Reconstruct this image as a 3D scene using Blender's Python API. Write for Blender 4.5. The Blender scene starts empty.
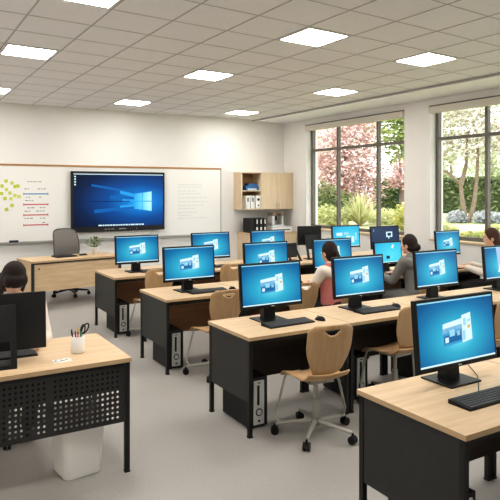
import bpy, bmesh, math, random
from mathutils import Vector, Matrix
random.seed(7)
SC = bpy.context.scene
COL = SC.collection
PI = math.pi

# ------------------------------------------------------------------ helpers
def lin(c):
    return tuple((v/255/12.92 if v/255 <= 0.04045 else ((v/255+0.055)/1.055)**2.4) for v in c)

def mat(name, rgb, rough=0.6, metal=0.0, var=0.0, scale=8.0, stretch=(1, 1, 1), bump=0.0, spec=0.4, rgb2=None):
    m = bpy.data.materials.new(name); m.use_nodes = True
    nt = m.node_tree; b = nt.nodes['Principled BSDF']
    c = lin(rgb)
    b.inputs['Roughness'].default_value = rough
    b.inputs['Metallic'].default_value = metal
    b.inputs['Specular IOR Level'].default_value = spec
    if var > 0 or rgb2:
        tc = nt.nodes.new('ShaderNodeTexCoord'); mp = nt.nodes.new('ShaderNodeMapping')
        mp.inputs['Scale'].default_value = stretch
        nz = nt.nodes.new('ShaderNodeTexNoise'); nz.inputs['Scale'].default_value = scale
        nz.inputs['Detail'].default_value = 5
        cr = nt.nodes.new('ShaderNodeValToRGB')
        lo = lin(rgb2) if rgb2 else tuple(v*(1-var) for v in c)
        hi = c if rgb2 else tuple(min(1, v*(1+var)) for v in c)
        cr.color_ramp.elements[0].color = (*lo, 1); cr.color_ramp.elements[1].color = (*hi, 1)
        cr.color_ramp.elements[0].position = 0.3; cr.color_ramp.elements[1].position = 0.7
        nt.links.new(tc.outputs['Object'], mp.inputs['Vector']); nt.links.new(mp.outputs['Vector'], nz.inputs['Vector'])
        nt.links.new(nz.outputs['Fac'], cr.inputs['Fac']); nt.links.new(cr.outputs['Color'], b.inputs['Base Color'])
        if bump > 0:
            bp = nt.nodes.new('ShaderNodeBump'); bp.inputs['Strength'].default_value = bump; bp.inputs['Distance'].default_value = 0.004
            nt.links.new(nz.outputs['Fac'], bp.inputs['Height']); nt.links.new(bp.outputs['Normal'], b.inputs['Normal'])
    else:
        b.inputs['Base Color'].default_value = (*c, 1)
    return m

def emis(name, rgb, strength=1.0, base=(10, 10, 12)):
    m = bpy.data.materials.new(name); m.use_nodes = True
    b = m.node_tree.nodes['Principled BSDF']
    b.inputs['Base Color'].default_value = (*lin(base), 1)
    b.inputs['Roughness'].default_value = 0.35
    b.inputs['Specular IOR Level'].default_value = 0.2
    b.inputs['Emission Color'].default_value = (*lin(rgb), 1)
    b.inputs['Emission Strength'].default_value = strength
    return m

def glow(name, stops, centre=(0, 0, 0), scale=(1, 1, 1), strength=1.0):
    """radial gradient on a lit screen, in the screen's own coordinates"""
    m = emis(name, stops[0][1], strength); nt = m.node_tree; b = nt.nodes['Principled BSDF']
    tc = nt.nodes.new('ShaderNodeTexCoord'); mp = nt.nodes.new('ShaderNodeMapping')
    mp.inputs['Scale'].default_value = scale
    mp.inputs['Location'].default_value = tuple(-c*s for c, s in zip(centre, scale))
    ln = nt.nodes.new('ShaderNodeVectorMath'); ln.operation = 'LENGTH'
    cr = nt.nodes.new('ShaderNodeValToRGB')
    while len(cr.color_ramp.elements) < len(stops): cr.color_ramp.elements.new(0.5)
    for e, (p, c) in zip(cr.color_ramp.elements, stops):
        e.position = p; e.color = (*lin(c), 1)
    nt.links.new(tc.outputs['Object'], mp.inputs['Vector']); nt.links.new(mp.outputs['Vector'], ln.inputs[0])
    nt.links.new(ln.outputs['Value'], cr.inputs['Fac']); nt.links.new(cr.outputs['Color'], b.inputs['Emission Color'])
    return m

def leafmat(name, rgb):
    m = bpy.data.materials.new(name); m.use_nodes = True
    nt = m.node_tree; nt.nodes.clear()
    o = nt.nodes.new('ShaderNodeOutputMaterial'); mx = nt.nodes.new('ShaderNodeMixShader')
    d = nt.nodes.new('ShaderNodeBsdfDiffuse'); t = nt.nodes.new('ShaderNodeBsdfTranslucent')
    mx.inputs[0].default_value = 0.35
    for s in (d, t): s.inputs['Color'].default_value = (*lin(rgb), 1)
    nt.links.new(d.outputs[0], mx.inputs[1]); nt.links.new(t.outputs[0], mx.inputs[2]); nt.links.new(mx.outputs[0], o.inputs[0])
    return m

class MB:
    """collects shapes into ONE mesh"""
    def __init__(s, *mats): s.bm = bmesh.new(); s.mats = list(mats); s.cur = 0; s.smooth = False
    def use(s, i, smooth=None):
        s.cur = i
        if smooth is not None: s.smooth = smooth
        return s
    def _new(s, faces):
        for f in faces: f.material_index = s.cur; f.smooth = s.smooth
    def box(s, x0, x1, y0, y1, z0, z1, bev=0.0, M=None):
        t = bmesh.new()
        vs = [t.verts.new((x, y, z)) for x in (x0, x1) for y in (y0, y1) for z in (z0, z1)]
        for q in ((0, 1, 3, 2), (4, 6, 7, 5), (0, 4, 5, 1), (2, 3, 7, 6), (0, 2, 6, 4), (1, 5, 7, 3)): t.faces.new([vs[i] for i in q])
        if bev > 0: bmesh.ops.bevel(t, geom=list(t.edges), offset=bev, segments=2, affect='EDGES', profile=0.5)
        return s.merge(t, M)
    def merge(s, t, M=None):
        bmesh.ops.recalc_face_normals(t, faces=list(t.faces))
        mp = {}
        for v in t.verts: mp[v] = s.bm.verts.new(M @ v.co if M else v.co)
        fs = []
        for f in t.faces:
            try: fs.append(s.bm.faces.new([mp[v] for v in f.verts]))
            except ValueError: pass
        s._new(fs); t.free(); return s
    def quad(s, pts):
        s._new([s.bm.faces.new([s.bm.verts.new(p) for p in pts])]); return s
    def prism(s, pts, axis, a, b):
        """outline pts (2-D) pushed along axis from a to b"""
        t = bmesh.new()
        def P(p, h):
            if axis == 'x': return (h, p[0], p[1])
            if axis == 'y': return (p[0], h, p[1])
            return (p[0], p[1], h)
        A = [t.verts.new(P(p, a)) for p in pts]; B = [t.verts.new(P(p, b)) for p in pts]
        t.faces.new(A); t.faces.new(list(reversed(B)))
        n = len(pts)
        for i in range(n): t.faces.new((A[i], A[(i+1) % n], B[(i+1) % n], B[i]))
        return s.merge(t)
    def lathe(s, prof, c=(0, 0, 0), n=20, M=None):
        t = bmesh.new(); rings = []
        for r, z in prof:
            if r < 1e-6: rings.append([t.verts.new((c[0], c[1], c[2]+z))])
            else: rings.append([t.verts.new((c[0]+r*math.cos(2*PI*k/n), c[1]+r*math.sin(2*PI*k/n), c[2]+z)) for k in range(n)])
        for a, b in zip(rings, rings[1:]):
            for k in range(n):
                q = [a[k % len(a)], a[(k+1) % len(a)], b[(k+1) % len(b)], b[k % len(b)]]
                q = list(dict.fromkeys(q))
                if len(q) > 2: t.faces.new(q)
        for rg, in ((rings[0],), (rings[-1],)):
            if len(rg) > 2:
                try: t.faces.new(rg)
                except ValueError: pass
        return s.merge(t, M)
    def cyl(s, a, b, r, r2=None, n=12):
        a = Vector(a); b = Vector(b); d = b-a
        q = Vector((0, 0, 1)).rotation_difference(d.normalized()).to_matrix().to_4x4()
        return s.lathe([(r, 0), (r if r2 is None else r2, d.length)], n=n, M=Matrix.Translation(a) @ q)
    def tube(s, pts, r, n=8, closed=False):
        pts = [Vector(p) for p in pts]; t = bmesh.new(); rings = []; up = Vector((0, 0, 1))
        prev = None
        for i, p in enumerate(pts):
            d = (pts[min(i+1, len(pts)-1)]-pts[max(i-1, 0)]).normalized()
            if prev is None:
                prev = d.orthogonal().normalized()
            u = (prev - d*prev.dot(d)).normalized(); prev = u; w = d.cross(u)
            rr = r[i] if isinstance(r, (list, tuple)) else r
            rings.append([t.verts.new(p + (u*math.cos(2*PI*k/n)+w*math.sin(2*PI*k/n))*rr) for k in range(n)])
        for a, b in zip(rings, rings[1:]):
            for k in range(n): t.faces.new((a[k], a[(k+1) % n], b[(k+1) % n], b[k]))
        t.faces.new(rings[0]); t.faces.new(rings[-1])
        return s.merge(t)
    def ball(s, c, r, M=None, u=16, v=10):
        t = bmesh.new(); bmesh.ops.create_uvsphere(t, u_segments=u, v_segments=v, radius=1)
        rr = r if isinstance(r, (tuple, list)) else (r, r, r)
        K = Matrix.Translation(c) @ (M.to_4x4() if M else Matrix()) @ Matrix.Diagonal((*rr, 1))
        return s.merge(t, K)
    def grid(s, fn, nu, nv, thick=0.0):
        """surface fn(u,v); fn may return None for a hole"""
        t = bmesh.new(); V = {}
        for i in range(nu+1):
            for j in range(nv+1):
                p = fn(i/nu, j/nv)
                if p is not None: V[i, j] = t.verts.new(p)
        for i in range(nu):
            for j in range(nv):
                ks = [(i, j), (i+1, j), (i+1, j+1), (i, j+1)]
                if all(k in V for k in ks): t.faces.new([V[k] for k in ks])
        if thick:
            bmesh.ops.recalc_face_normals(t, faces=list(t.faces))
            bmesh.ops.solidify(t, geom=list(t.faces), thickness=thick)
        return s.merge(t)
    def build(s, name, parent=None, loc=None, rot=None):
        me = bpy.data.meshes.new(name); s.bm.to_mesh(me); s.bm.free()
        for m in s.mats: me.materials.append(m)
        o = bpy.data.objects.new(name, me); COL.objects.link(o)
        if parent: o.parent = parent
        if loc: o.location = loc
        if rot: o.rotation_euler = rot
        return o

def tag(o, label, cat, group=None, kind=None):
    o['label'] = label
    if cat: o['category'] = cat
    if group: o['group'] = group
    if kind: o['kind'] = kind
    return o
def thing(name, label, cat, loc=(0, 0, 0), rz=0, group=None):
    o = bpy.data.objects.new(name, None); COL.objects.link(o); o.empty_display_size = 0.1
    o.location = loc; o.rotation_euler = (0, 0, rz)
    return tag(o, label, cat, group)
def structure(o): o['kind'] = 'structure'; return o
KIDS = {}
def dup(root, loc, rz, label, group=None):
    r = root.copy(); COL.objects.link(r); r.location = loc; r.rotation_euler = (0, 0, rz); r['label'] = label
    if group: r['group'] = group
    for ch in [o for o in bpy.data.objects if o.parent == root]:
        c = ch.copy(); COL.objects.link(c); c.parent = r
        for g in [o for o in bpy.data.objects if o.parent == ch]:
            d = g.copy(); COL.objects.link(d); d.parent = c
    return r

# ------------------------------------------------------------------ materials
M_wall = mat('wall_paint', (231, 229, 226), 0.9, var=0.015, scale=2)
M_reveal = mat('reveal_paint', (236, 233, 228), 0.9)
M_ceil = mat('ceiling_tile', (233, 232, 233), 0.95, var=0.03, scale=60)
M_tbar = mat('ceiling_bar', (184, 183, 182), 0.8)
M_soff = mat('plaster', (240, 241, 243), 0.95)
M_floor = mat('floor_vinyl', (164, 160, 155), 0.6, var=0.035, scale=45, spec=0.3)
M_oak = mat('oak_top', (218, 191, 157), 0.5, scale=2.2, stretch=(1.2, 14, 10), rgb2=(203, 174, 138), spec=0.35)
M_oak_edge = mat('oak_edge', (190, 163, 129), 0.5, var=0.06, scale=6, stretch=(1, 1, 20))
M_oak_y = mat('oak_panel', (214, 190, 157), 0.55, scale=2.0, stretch=(1.2, 1.2, 12), rgb2=(199, 172, 137))
M_oak_v = mat('oak_cabinet', (224, 205, 178), 0.55, scale=2.0, stretch=(10, 10, 0.8), rgb2=(214, 192, 161))
M_oak_dark = mat('oak_inside', (176, 136, 92), 0.6, var=0.06, scale=3)
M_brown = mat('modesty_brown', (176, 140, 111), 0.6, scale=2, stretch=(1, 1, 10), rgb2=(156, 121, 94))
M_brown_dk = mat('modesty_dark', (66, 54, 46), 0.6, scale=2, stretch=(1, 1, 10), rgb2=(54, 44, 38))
M_backing = mat('backing_black', (9, 9, 9), 0.8)
M_char = mat('charcoal_steel', (56, 56, 55), 0.55, var=0.05, scale=20, spec=0.3)
M_legm = mat('dark_leg', (32, 31, 30), 0.5)
M_blk = mat('black_plastic', (18, 18, 19), 0.45)
M_blk2 = mat('matt_black', (33, 33, 34), 0.6, var=0.05, scale=40)
M_key = mat('key_black', (76, 76, 77), 0.55)
M_seat = mat('plywood', (205, 172, 132), 0.45, scale=3, stretch=(9, 1, 1), rgb2=(190, 155, 114))
M_steel = mat('grey_tube', (172, 168, 160), 0.4, metal=0.35)
M_hub = mat('hub_grey', (150, 147, 141), 0.5, metal=0.2)
M_silver = mat('silver_panel', (206, 206, 204), 0.4, metal=0.2)
M_white = mat('white_plastic', (233, 230, 225), 0.5)
M_paper = mat('paper', (238, 236, 231), 0.8)
M_board = mat('whiteboard_face', (236, 235, 231), 0.35, spec=0.3)
M_alu = mat('aluminium', (178, 176, 172), 0.4, metal=0.5)
M_rail = mat('wood_rail', (178, 134, 90), 0.5, var=0.08, scale=10, stretch=(1, 8, 8))
M_frame = mat('window_frame_grey', (112, 107, 100), 0.5)
M_blind = mat('blind_box', (214, 208, 198), 0.7)
M_sill = mat('sill_wood', (206, 184, 150), 0.5, var=0.05, scale=4)
M_mesh = mat('mesh_back', (122, 118, 113), 0.8, var=0.1, scale=90)
M_meshfr = mat('mesh_chair_frame', (84, 82, 80), .6)
M_skin = mat('skin', (214, 170, 146), 0.55, var=0.03, scale=12)
M_hair1 = mat('hair_dark', (46, 30, 25), 0.75, scale=30, stretch=(6, 6, 1), rgb2=(26, 17, 15))
M_hair2 = mat('hair_brown', (84, 54, 38), 0.7, scale=30, stretch=(6, 6, 1), rgb2=(52, 32, 24))
M_pink = mat('pink_knit', (200, 126, 122), 0.85, var=0.08, scale=80)
M_cream = mat('cream_knit', (222, 212, 200), 0.85, var=0.05, scale=60)
M_greyk = mat('grey_knit', (124, 122, 118), 0.9, var=0.1, scale=80)
M_greyt = mat('grey_trousers', (122, 120, 117), 0.85, var=0.08, scale=50)
M_dkt = mat('dark_trousers', (34, 32, 33), 0.85)
M_shoe = mat('shoe', (40, 38, 38), 0.6)
M_pot = mat('white_pot', (235, 232, 226), 0.4)
M_leaf = leafmat('plant_leaf', (96, 118, 62)); M_leaf2 = leafmat('plant_leaf_light', (140, 158, 88))
M_sticky = mat('sticky_green', (186, 198, 78), 0.8); M_sticky2 = mat('sticky_pale', (200, 208, 110), 0.8)
M_ink = mat('ink_grey', (150, 148, 150), 0.8); M_red = mat('ink_red', (196, 84, 92), 0.7); M_blue = mat('ink_blue', (72, 138, 186), 0.7)
M_faint = mat('ink_faint', (219, 218, 215), 0.8)
M_panel = emis('light_panel', (255, 252, 247), 27, base=(230, 230, 230))
M_panelfr = mat('light_frame', (215, 210, 202), 0.6)

# screens
CYAN = [(0.0, (112, 216, 228)), (0.35, (52, 166, 196)), (0.75, (24, 114, 162)), (1.0, (16, 86, 136))]
S_grad = glow('screen_blue', CYAN, (0.0, 0, -0.03), (2.4, 1, 4.0), 1.0)
S_cyan = glow('screen_cyan', [(0, (90, 214, 230)), (0.6, (48, 180, 214)), (1, (24, 128, 186))], (0.05, 0, -0.05), (2, 1, 3))
S_navy = emis('screen_navy', (44, 62, 92), 1.0)
S_white = emis('screen_white', (206, 230, 236), 1.0); S_pale = emis('screen_pale', (150, 205, 225), 1.0)
S_deep = emis('screen_deep', (30, 104, 156), 1.0); S_mid = emis('screen_mid', (66, 150, 196), 1.0)
S_gold = emis('screen_gold', (206, 170, 90), 1.0); S_dark = emis('screen_dark', (20, 50, 86), 1.0)
S_red = emis('screen_red', (146, 190, 208), 1.0); S_lilac = emis('screen_lilac', (168, 192, 226), 1.0)
T_bg = glow('wall_screen_bg', [(0.0, (40, 180, 236)), (0.18, (14, 122, 200)), (0.42, (8, 76, 146)), (0.75, (8, 36, 76)), (1.0, (9, 20, 40))], (0.42, 0, 0.0), (0.62, 1, 1.25))
T_beam1 = emis('beam_pale', (42, 158, 222), 1.0); T_beam2 = emis('beam_mid', (14, 100, 172), 1.0)
T_pane = glow('pane_light', [(0, (190, 240, 252)), (.45, (110, 210, 244)), (1, (40, 160, 222))], (.62, 0, 0), (2.9, 1, 1.2)); T_line = emis('beam_dark', (8, 42, 96), 1.0)

# ------------------------------------------------------------------ room shell
XL, XR, YF, YB, ZC, ZS = -2.0, 7.69, -1.6, 11.3, 3.36, 3.325
XO = 8.0     # outer face of the window wall
f = structure(MB(M_floor).box(XL-.2, XO, YF-.2, YB+.2, -0.12, 0).build('floor'))
c = structure(MB(M_ceil).box(XL-.2, XO, YF-.2, YB+.2, ZC, ZC+.2).build('ceiling'))
structure(MB(M_wall).box(XL-.2, XO, YB, YB+.2, 0, ZC).build('wall_back'))
structure(MB(M_wall).box(XL-.2, XL, YF, YB, 0, ZC).build('wall_left'))
structure(MB(M_wall).box(XL-.2, XO, YF-.2, YF, 0, ZC).build('wall_front'))
OPEN = [(7.58, 10.45), (3.12, 6.997), (-0.9, 2.55)]  # last opening is out of view, added for side light on the near desks
ZSILL, ZHEAD = 0.985, 3.215
w = MB(M_wall, M_reveal)
w.box(XR, XO, YF, YB, 0, ZSILL); w.box(XR, XO, YF, YB, ZHEAD, ZC)
ys = [YF] + [v for o in sorted(OPEN) for v in o] + [YB]
for i in range(0, len(ys), 2): w.box(XR, XO, ys[i], ys[i+1], ZSILL, ZHEAD)
structure(w.build('wall_right'))
structure(MB(M_soff).box(6.86, XR, YF, YB, ZS, ZC).build('trim_1'))
# ceiling grid bars
g = MB(M_tbar); P = 0.585; U0, V0, SH = 3.67, 7.2, 0.08
def gp(u, v): return (U0+u, V0+v+SH*u)
def bar(p, q, wd, z0, z1):
    a = Vector((*p, 0)); b = Vector((*q, 0)); n = (b-a).normalized().cross(Vector((0, 0, 1)))*wd/2
    g.prism([(a+n)[:2], (b+n)[:2], (b-n)[:2], (a-n)[:2]], 'z', z0, z1)
k = -10
while U0+(k+.5)*P < 6.85:
    u = (k+.5)*P
    if U0+u > XL: bar((U0+u, YF), (U0+u, YB), 0.014, ZC-.004, ZC)
    k += 1
for k in range(-16, 8):
    v = (k+.5)*P
    p, q = gp(XL-U0, v), gp(6.86-U0, v)
    if q[1] < YF or p[1] > YB: continue
    if q[1] > YB: q = (p[0]+(YB-p[1])/SH, YB)
    if p[1] < YF: p = (q[0]-(q[1]-YF)/SH, YF)
    bar(p, q, 0.010, ZC-.003, ZC)
g.box(6.845, 6.8595, YF, YB, ZS-.004, ZC-.0045)  # not a grid bar: dark strip as the shadow line along the soffit edge
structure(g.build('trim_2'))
b = MB(M_white)
b.box(XL, XR, YB-.012, YB, 0, .09)
structure(b.build('baseboard_back'))
structure(MB(M_white).box(XR-.012, XR, YF, YB-.012, 0, .09).build('baseboard_right'))
structure(MB(M_white).box(XL, XL+.012, YF, YB-.012, 0, .09).build('baseboard_left'))

# ceiling lights
rowname = {-4: 'row nearest the viewer', 0: 'middle row', 5: 'row by the whiteboard', -8: 'ceiling row above the viewer'}
cn = {-4: 'left', 0: 'second from the left', 3: 'right', 4: 'right'}
lights = [(-4, -4), (0, -4), (3, -4), (-4, 0), (0, 0), (4, 0), (-4, 5), (0, 5), (4, 5), (-4, -8), (0, -8), (3, -8), (-8, -4), (-8, 0), (-8, 5), (-8, -8)]
for iu, iv in lights:
    u, v = iu*P, iv*P
    if iv == 5: v -= 0.0
    h = P/2-.022
    cc = gp(u, v)
    col = 'far left' if iu == -8 else {-4: 'left of the two or three', 0: 'middle', 3: 'right hand', 4: 'right hand'}[iu]
    if iu == -4: col = 'left hand'
    lab = 'square ceiling light panel, %s one of the %s' % (col, rowname[iv])
    t = thing('ceiling_light', lab, 'ceiling light', (cc[0], cc[1], ZC), 0, 'recessed ceiling light panels')
    def q(a, b): return (a, b+SH*a)
    fr = MB(M_panelfr)
    for A in (((-h, -h), (h, -h), (h, -h+.02), (-h, -h+.02)), ((-h, h-.02), (h, h-.02), (h, h), (-h, h)), ((-h, -h+.02), (-h+.02, -h+.02), (-h+.02, h-.02), (-h, h-.02)), ((h-.02, -h+.02), (h, -h+.02), (h, h-.02), (h-.02, h-.02))):
        fr.prism([q(*p) for p in A], 'z', -.008, 0)
    fr.build('frame', t)
    e = h-.02
    MB(M_panel).prism([q(-e, -e), q(e, -e), q(e, e), q(-e, e)], 'z', -.006, 0).build('diffuser', t)

# windows
gm = bpy.data.materials.new('window_glass'); gm.use_nodes = True
nt = gm.node_tree; nt.nodes.clear()
o = nt.nodes.new('ShaderNodeOutputMaterial'); mx = nt.nodes.new('ShaderNodeMixShader'); tr = nt.nodes.new('ShaderNodeBsdfTransparent'); gl = nt.nodes.new('ShaderNodeBsdfGlossy')
gl.inputs['Roughness'].default_value = 0.02; tr.inputs['Color'].default_value = (.95, .97, .96, 1)
mx.inputs[0].default_value = .03; nt.links.new(tr.outputs[0], mx.inputs[1]); nt.links.new(gl.outputs[0], mx.inputs[2]); nt.links.new(mx.outputs[0], o.inputs[0])
MULL = [[9.565, 8.397], [6.007, 5.05, 4.09], [1.5, .4]]
XG = 7.86
for n, ((y0, y1), ml) in enumerate(zip(OPEN, MULL)):
    fr = MB(M_frame); d0, d1 = XG-.035, XG+.035
    z0, z1 = ZSILL+.03, ZHEAD
    fr.box(d0, d1, y0, y0+.06, z0, z1); fr.box(d0, d1, y1-.06, y1, z0, z1)
    fr.box(d0, d1, y0+.06, y1-.06, z0, z0+.06); fr.box(d0, d1, y0+.06, y1-.06, z1-.06, z1)
    for m_ in ml: fr.box(d0, d1, m_-.026, m_+.026, z0+.06, z1-.06)
    edges = [y0+.06] + [v for m_ in sorted(ml) for v in (m_-.026, m_+.026)] + [y1-.06]
    for i in range(0, len(edges), 2): fr.box(d0, d1, edges[i], edges[i+1], 2.645, 2.695)
    fo = structure(fr.build('window_%d' % (n+1)))
    for i in range(0, len(edges), 2):
        for a, bb in ((z0+.06, 2.645), (2.695, z1-.06)):
            MB(gm).box(XG-.006, XG+.006, edges[i], edges[i+1], a, bb).build('pane', fo)
    MB(M_blind).box(XR-.05, XR+.08, y0+.003, y1-.003, ZHEAD-.125, ZHEAD-.024, .006).build('blind_box', fo)
    MB(M_frame).box(XR-.03, XR+.08, y0+.003, y1-.003, ZHEAD-.0235, ZHEAD-.001).build('blind_shadow_gap', fo)  # dark strip stands in for the shadow gap above the blind box
    s = MB(M_sill).box(XR-.035, XG+.05, y0+.001, y1-.001, ZSILL, ZSILL+.03, .004)
    s.build('window_sill', fo)

# ------------------------------------------------------------------ whiteboard wall
t = thing('whiteboard', 'long white wall board with a wooden top rail and an aluminium tray', 'whiteboard', (0, YB, 0))
BX0, BX1, BZ0, BZ1 = 0.55, 6.04, 0.90, 2.25
MB(M_board).box(BX0, BX1, -.022, -.002, BZ0, BZ1).build('board_panel', t)
MB(M_rail).box(BX0-.02, BX1+.02, -.035, -.002, BZ1, BZ1+.035, .004).build('top_rail', t)
MB(M_alu).box(BX1, BX1+.02, -.03, -.002, BZ0-.02, BZ1).build('side_trim', t)
MB(M_alu).box(BX0-.02, BX0, -.03, -.002, BZ0-.02, BZ1).build('side_trim', t)
tr_ = MB(M_alu).box(BX0, BX1, -.03, -.002, BZ0-.03, BZ0).box(BX0, BX1, -.085, -.03, BZ0-.03, BZ0-.02).box(BX0, BX1, -.09, -.085, BZ0-.03, BZ0-.008)
tr_.build('tray', t)
wr = MB(M_ink, M_blue, M_red)
def dash(x, z, w_, h_, mi): wr.use(mi).box(x, x+w_, -.0235, -.022, z-h_/2, z+h_/2)
def words(x, z, n, mi=0, wmin=.02, wmax=.06):
    for _ in range(n):
        w_ = random.uniform(wmin, wmax); dash(x, z, w_, .016, mi); x += w_+.018
words(2.12, 1.97, 5)
for z, mi in ((1.75, 1), (1.56, 2), (1.37, 2), (1.19, 2)):
    dash(2.06, z, .42, .020, mi); dash(2.05, z, .012, .045, mi); dash(2.472, z, .012, .045, mi)
for z, x, n in ((1.84, 2.07, 2), (1.84, 2.30, 3), (1.69, 2.10, 2), (1.69, 2.32, 1), (1.63, 2.08, 3), (1.50, 2.12, 2), (1.50, 2.33, 2), (1.44, 2.07, 2), (1.44, 2.27, 3), (1.31, 2.07, 3), (1.31, 2.34, 2), (1.23, 2.38, 1)): words(x, z, n)
wr.build('marker_writing', t)
wr = MB(M_faint)
for z in (1.93, 1.88, 1.80, 1.74, 1.66, 1.58, 1.50, 1.44, 1.36, 1.30, 1.24):
    words(5.06, z, random.randint(4, 7), 0, .04, .11)
wr.build('faint_writing', t)
# sticky notes
NP = [(6, 181), (12, 183), (2, 186), (15, 186.5), (18, 186), (6.5, 189.5), (1.5, 193.5), (10, 193), (15, 195.5), (19, 196.5), (5, 198.5), (11, 198.8), (12, 205.5), (6.6, 209.5)]
yr = 1.031
th0 = math.radians(31); FX, FY, RX, RY = math.sin(th0), math.cos(th0), math.cos(th0), -math.sin(th0)
def on_wall(px, py, Y):     # where a sight line meets a wall at depth Y
    k_ = (px-250)/600; d = Y/(FY+k_*RY)
    return d*(FX+k_*RX), 1.82-(py-190)*d/600
notes = sorted([on_wall(px, py, YB-.024) for px, py in NP], key=lambda p: -p[1])
ordn = ['highest', 'second highest', 'third highest', 'fourth highest', 'fifth highest', 'sixth highest', 'seventh highest', 'eighth highest', 'ninth highest', 'tenth highest', 'eleventh highest', 'third lowest', 'second lowest', 'lowest']
for (x, z), od in zip(notes, ordn):
    s_ = .029
    n_ = MB(random.choice([M_sticky, M_sticky, M_sticky2])).grid(lambda u, v: ((u-.5)*2*s_, -.006*(1-v)**2, (v-.5)*2*s_), 2, 4, .0012)
    ob = n_.build('sticky_note', None, (x, YB-.0232, z), (0, random.uniform(-.3, .3), 0))
    tag(ob, 'yellow green sticky note on the whiteboard, %s of its cluster' % od, 'sticky note', 'sticky notes on the whiteboard')
e = MB(M_blue, mat('eraser_navy', (38, 40, 66), 0.7)).use(1).box(-.075, .075, -.022, .022, 0, .05, .005)
tag(e.build('board_eraser', None, (1.885, YB-.058, BZ0-.02)), 'dark navy board eraser lying on the whiteboard tray', 'eraser')

# wall screen
TW, TH = 1.85, 1.14
t = thing('wall_screen', 'large flat wall display with a blue desktop, mounted over the whiteboard', 'screen', (3.80, YB-.09, 1.60))
MB(M_blk2).box(-.4, .4, .03, .066, -.3, .3).build('wall_mount', t)
MB(M_blk2).box(-TW/2, TW/2, -.03, .03, -TH/2, TH/2, .008).build('casing', t)
s = MB(T_bg, T_beam1, T_beam2, T_pane, S_white, T_line)
sx, z0, z1 = .885, -.475, .525
yy = -.032
s.use(0).quad([(-sx, yy, z0), (sx, yy, z0), (sx, yy, z1), (-sx, yy, z1)])
yy = -.0325
lx0, lx1 = .28, .645
# light beams that fan out from the lit window to the left
s.use(2)
for pts in (((lx0, .14), (lx0, .20), (-.55, .33), (-.55, .29)), ((lx0, -.14), (lx0, -.09), (-.5, -.15), (-.5, -.22)), ((lx0, .04), (lx0, .09), (-.2, .12), (-.2, .05))):
    s.quad([(x, yy, z+.0) for x, z in pts])
s.use(1)
for pts in (((lx0, .08), (lx0, .15), (.0, .21), (.0, .15)), ((lx0, -.10), (lx0, -.05), (.0, -.08), (.0, -.12)), ((lx0, -.01), (lx0, .03), (.05, .05), (.05, -.01))):
    s.quad([(x, yy-.0004, z) for x, z in pts])
s.use(5).quad([(-.7, yy-.0008, .012), (.2, yy-.0008, .010), (.2, yy-.0008, -.006), (-.7, yy-.0008, -.004)])
s.use(3)
for (xa, xb, ta, tb) in ((lx0, .445, .165, .185), (.457, lx1, .187, .215)):
    za, zb = ta, tb
    s.quad([(xa, yy-.001, .008), (xb, yy-.001, .008), (xb, yy-.001, zb-.02), (xa, yy-.001, za-.02)])
    s.quad([(xa, yy-.001, -za+.02), (xb, yy-.001, -zb+.02), (xb, yy-.001, -.008), (xa, yy-.001, -.008)])
s.use(4)
s.quad([(-sx, yy, z1-.016), (sx, yy, z1-.016), (sx, yy, z1), (-sx, yy, z1)])
x = -.42
while x < .46:
    w_ = random.uniform(.03, .09); s.quad([(x, yy, z0+.012), (x+w_, yy, z0+.012), (x+w_, yy, z0+.038), (x, yy, z0+.038)]); x += w_+.012
for z in (.47, .42, .37, .32): s.quad([(-sx+.012, yy, z-.015), (-sx+.042, yy, z-.015), (-sx+.042, yy, z+.015), (-sx+.012, yy, z+.015)])
s.build('screen', t)
s = MB(mat('chin_mark', (140, 140, 142), 0.5))
for x, w_ in ((-.30, .05), (-.23, .04), (-.17, .06), (-.02, .10), (.09, .03), (.33, .015)): s.box(x, x+w_, -.033, -.030, -.535, -.515)
s.build('chin_marking', t)

# wall cabinet in the corner
t = thing('wall_cabinet', 'pale wood wall cabinet with an open shelf bay and two doors', 'cabinet', (6.375, YB, 1.40))
W_, D_, H_ = 7.68-6.375, .35, .80
MB(M_oak_v).box(0, .02, -D_, -.002, 0, H_).build('side_panel', t)
MB(M_oak_v).box(W_-.02, W_, -D_, -.002, 0, H_).build('side_panel', t)
MB(M_oak_v).box(.02, W_-.02, -D_, -.002, 0, .02).build('bottom_panel', t)
MB(M_oak_v).box(.02, W_-.02, -D_, -.002, H_-.02, H_).build('top_panel', t)
MB(M_oak_dark).box(.02, W_-.02, -.014, -.002, .02, H_-.02).build('back_panel', t)
MB(M_oak_v).box(.475, .495, -D_, -.014, .02, H_-.02).build('divider', t)
MB(M_oak_v).box(.02, .475, -D_+.01, -.014, .39, .41).build('shelf', t)
for x0, x1, hx in ((.478, .885, .85), (.889, W_, .925)):
    dr = MB(M_oak_v).box(x0, x1, -D_-.02, -D_-.001, .002, H_-.002, .002).build('door', t)
    MB(M_alu).tube([(hx, -D_-.02, .05), (hx, -D_-.045, .055), (hx, -D_-.045, .135), (hx, -D_-.02, .14)], .006).build('handle', dr)
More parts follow.
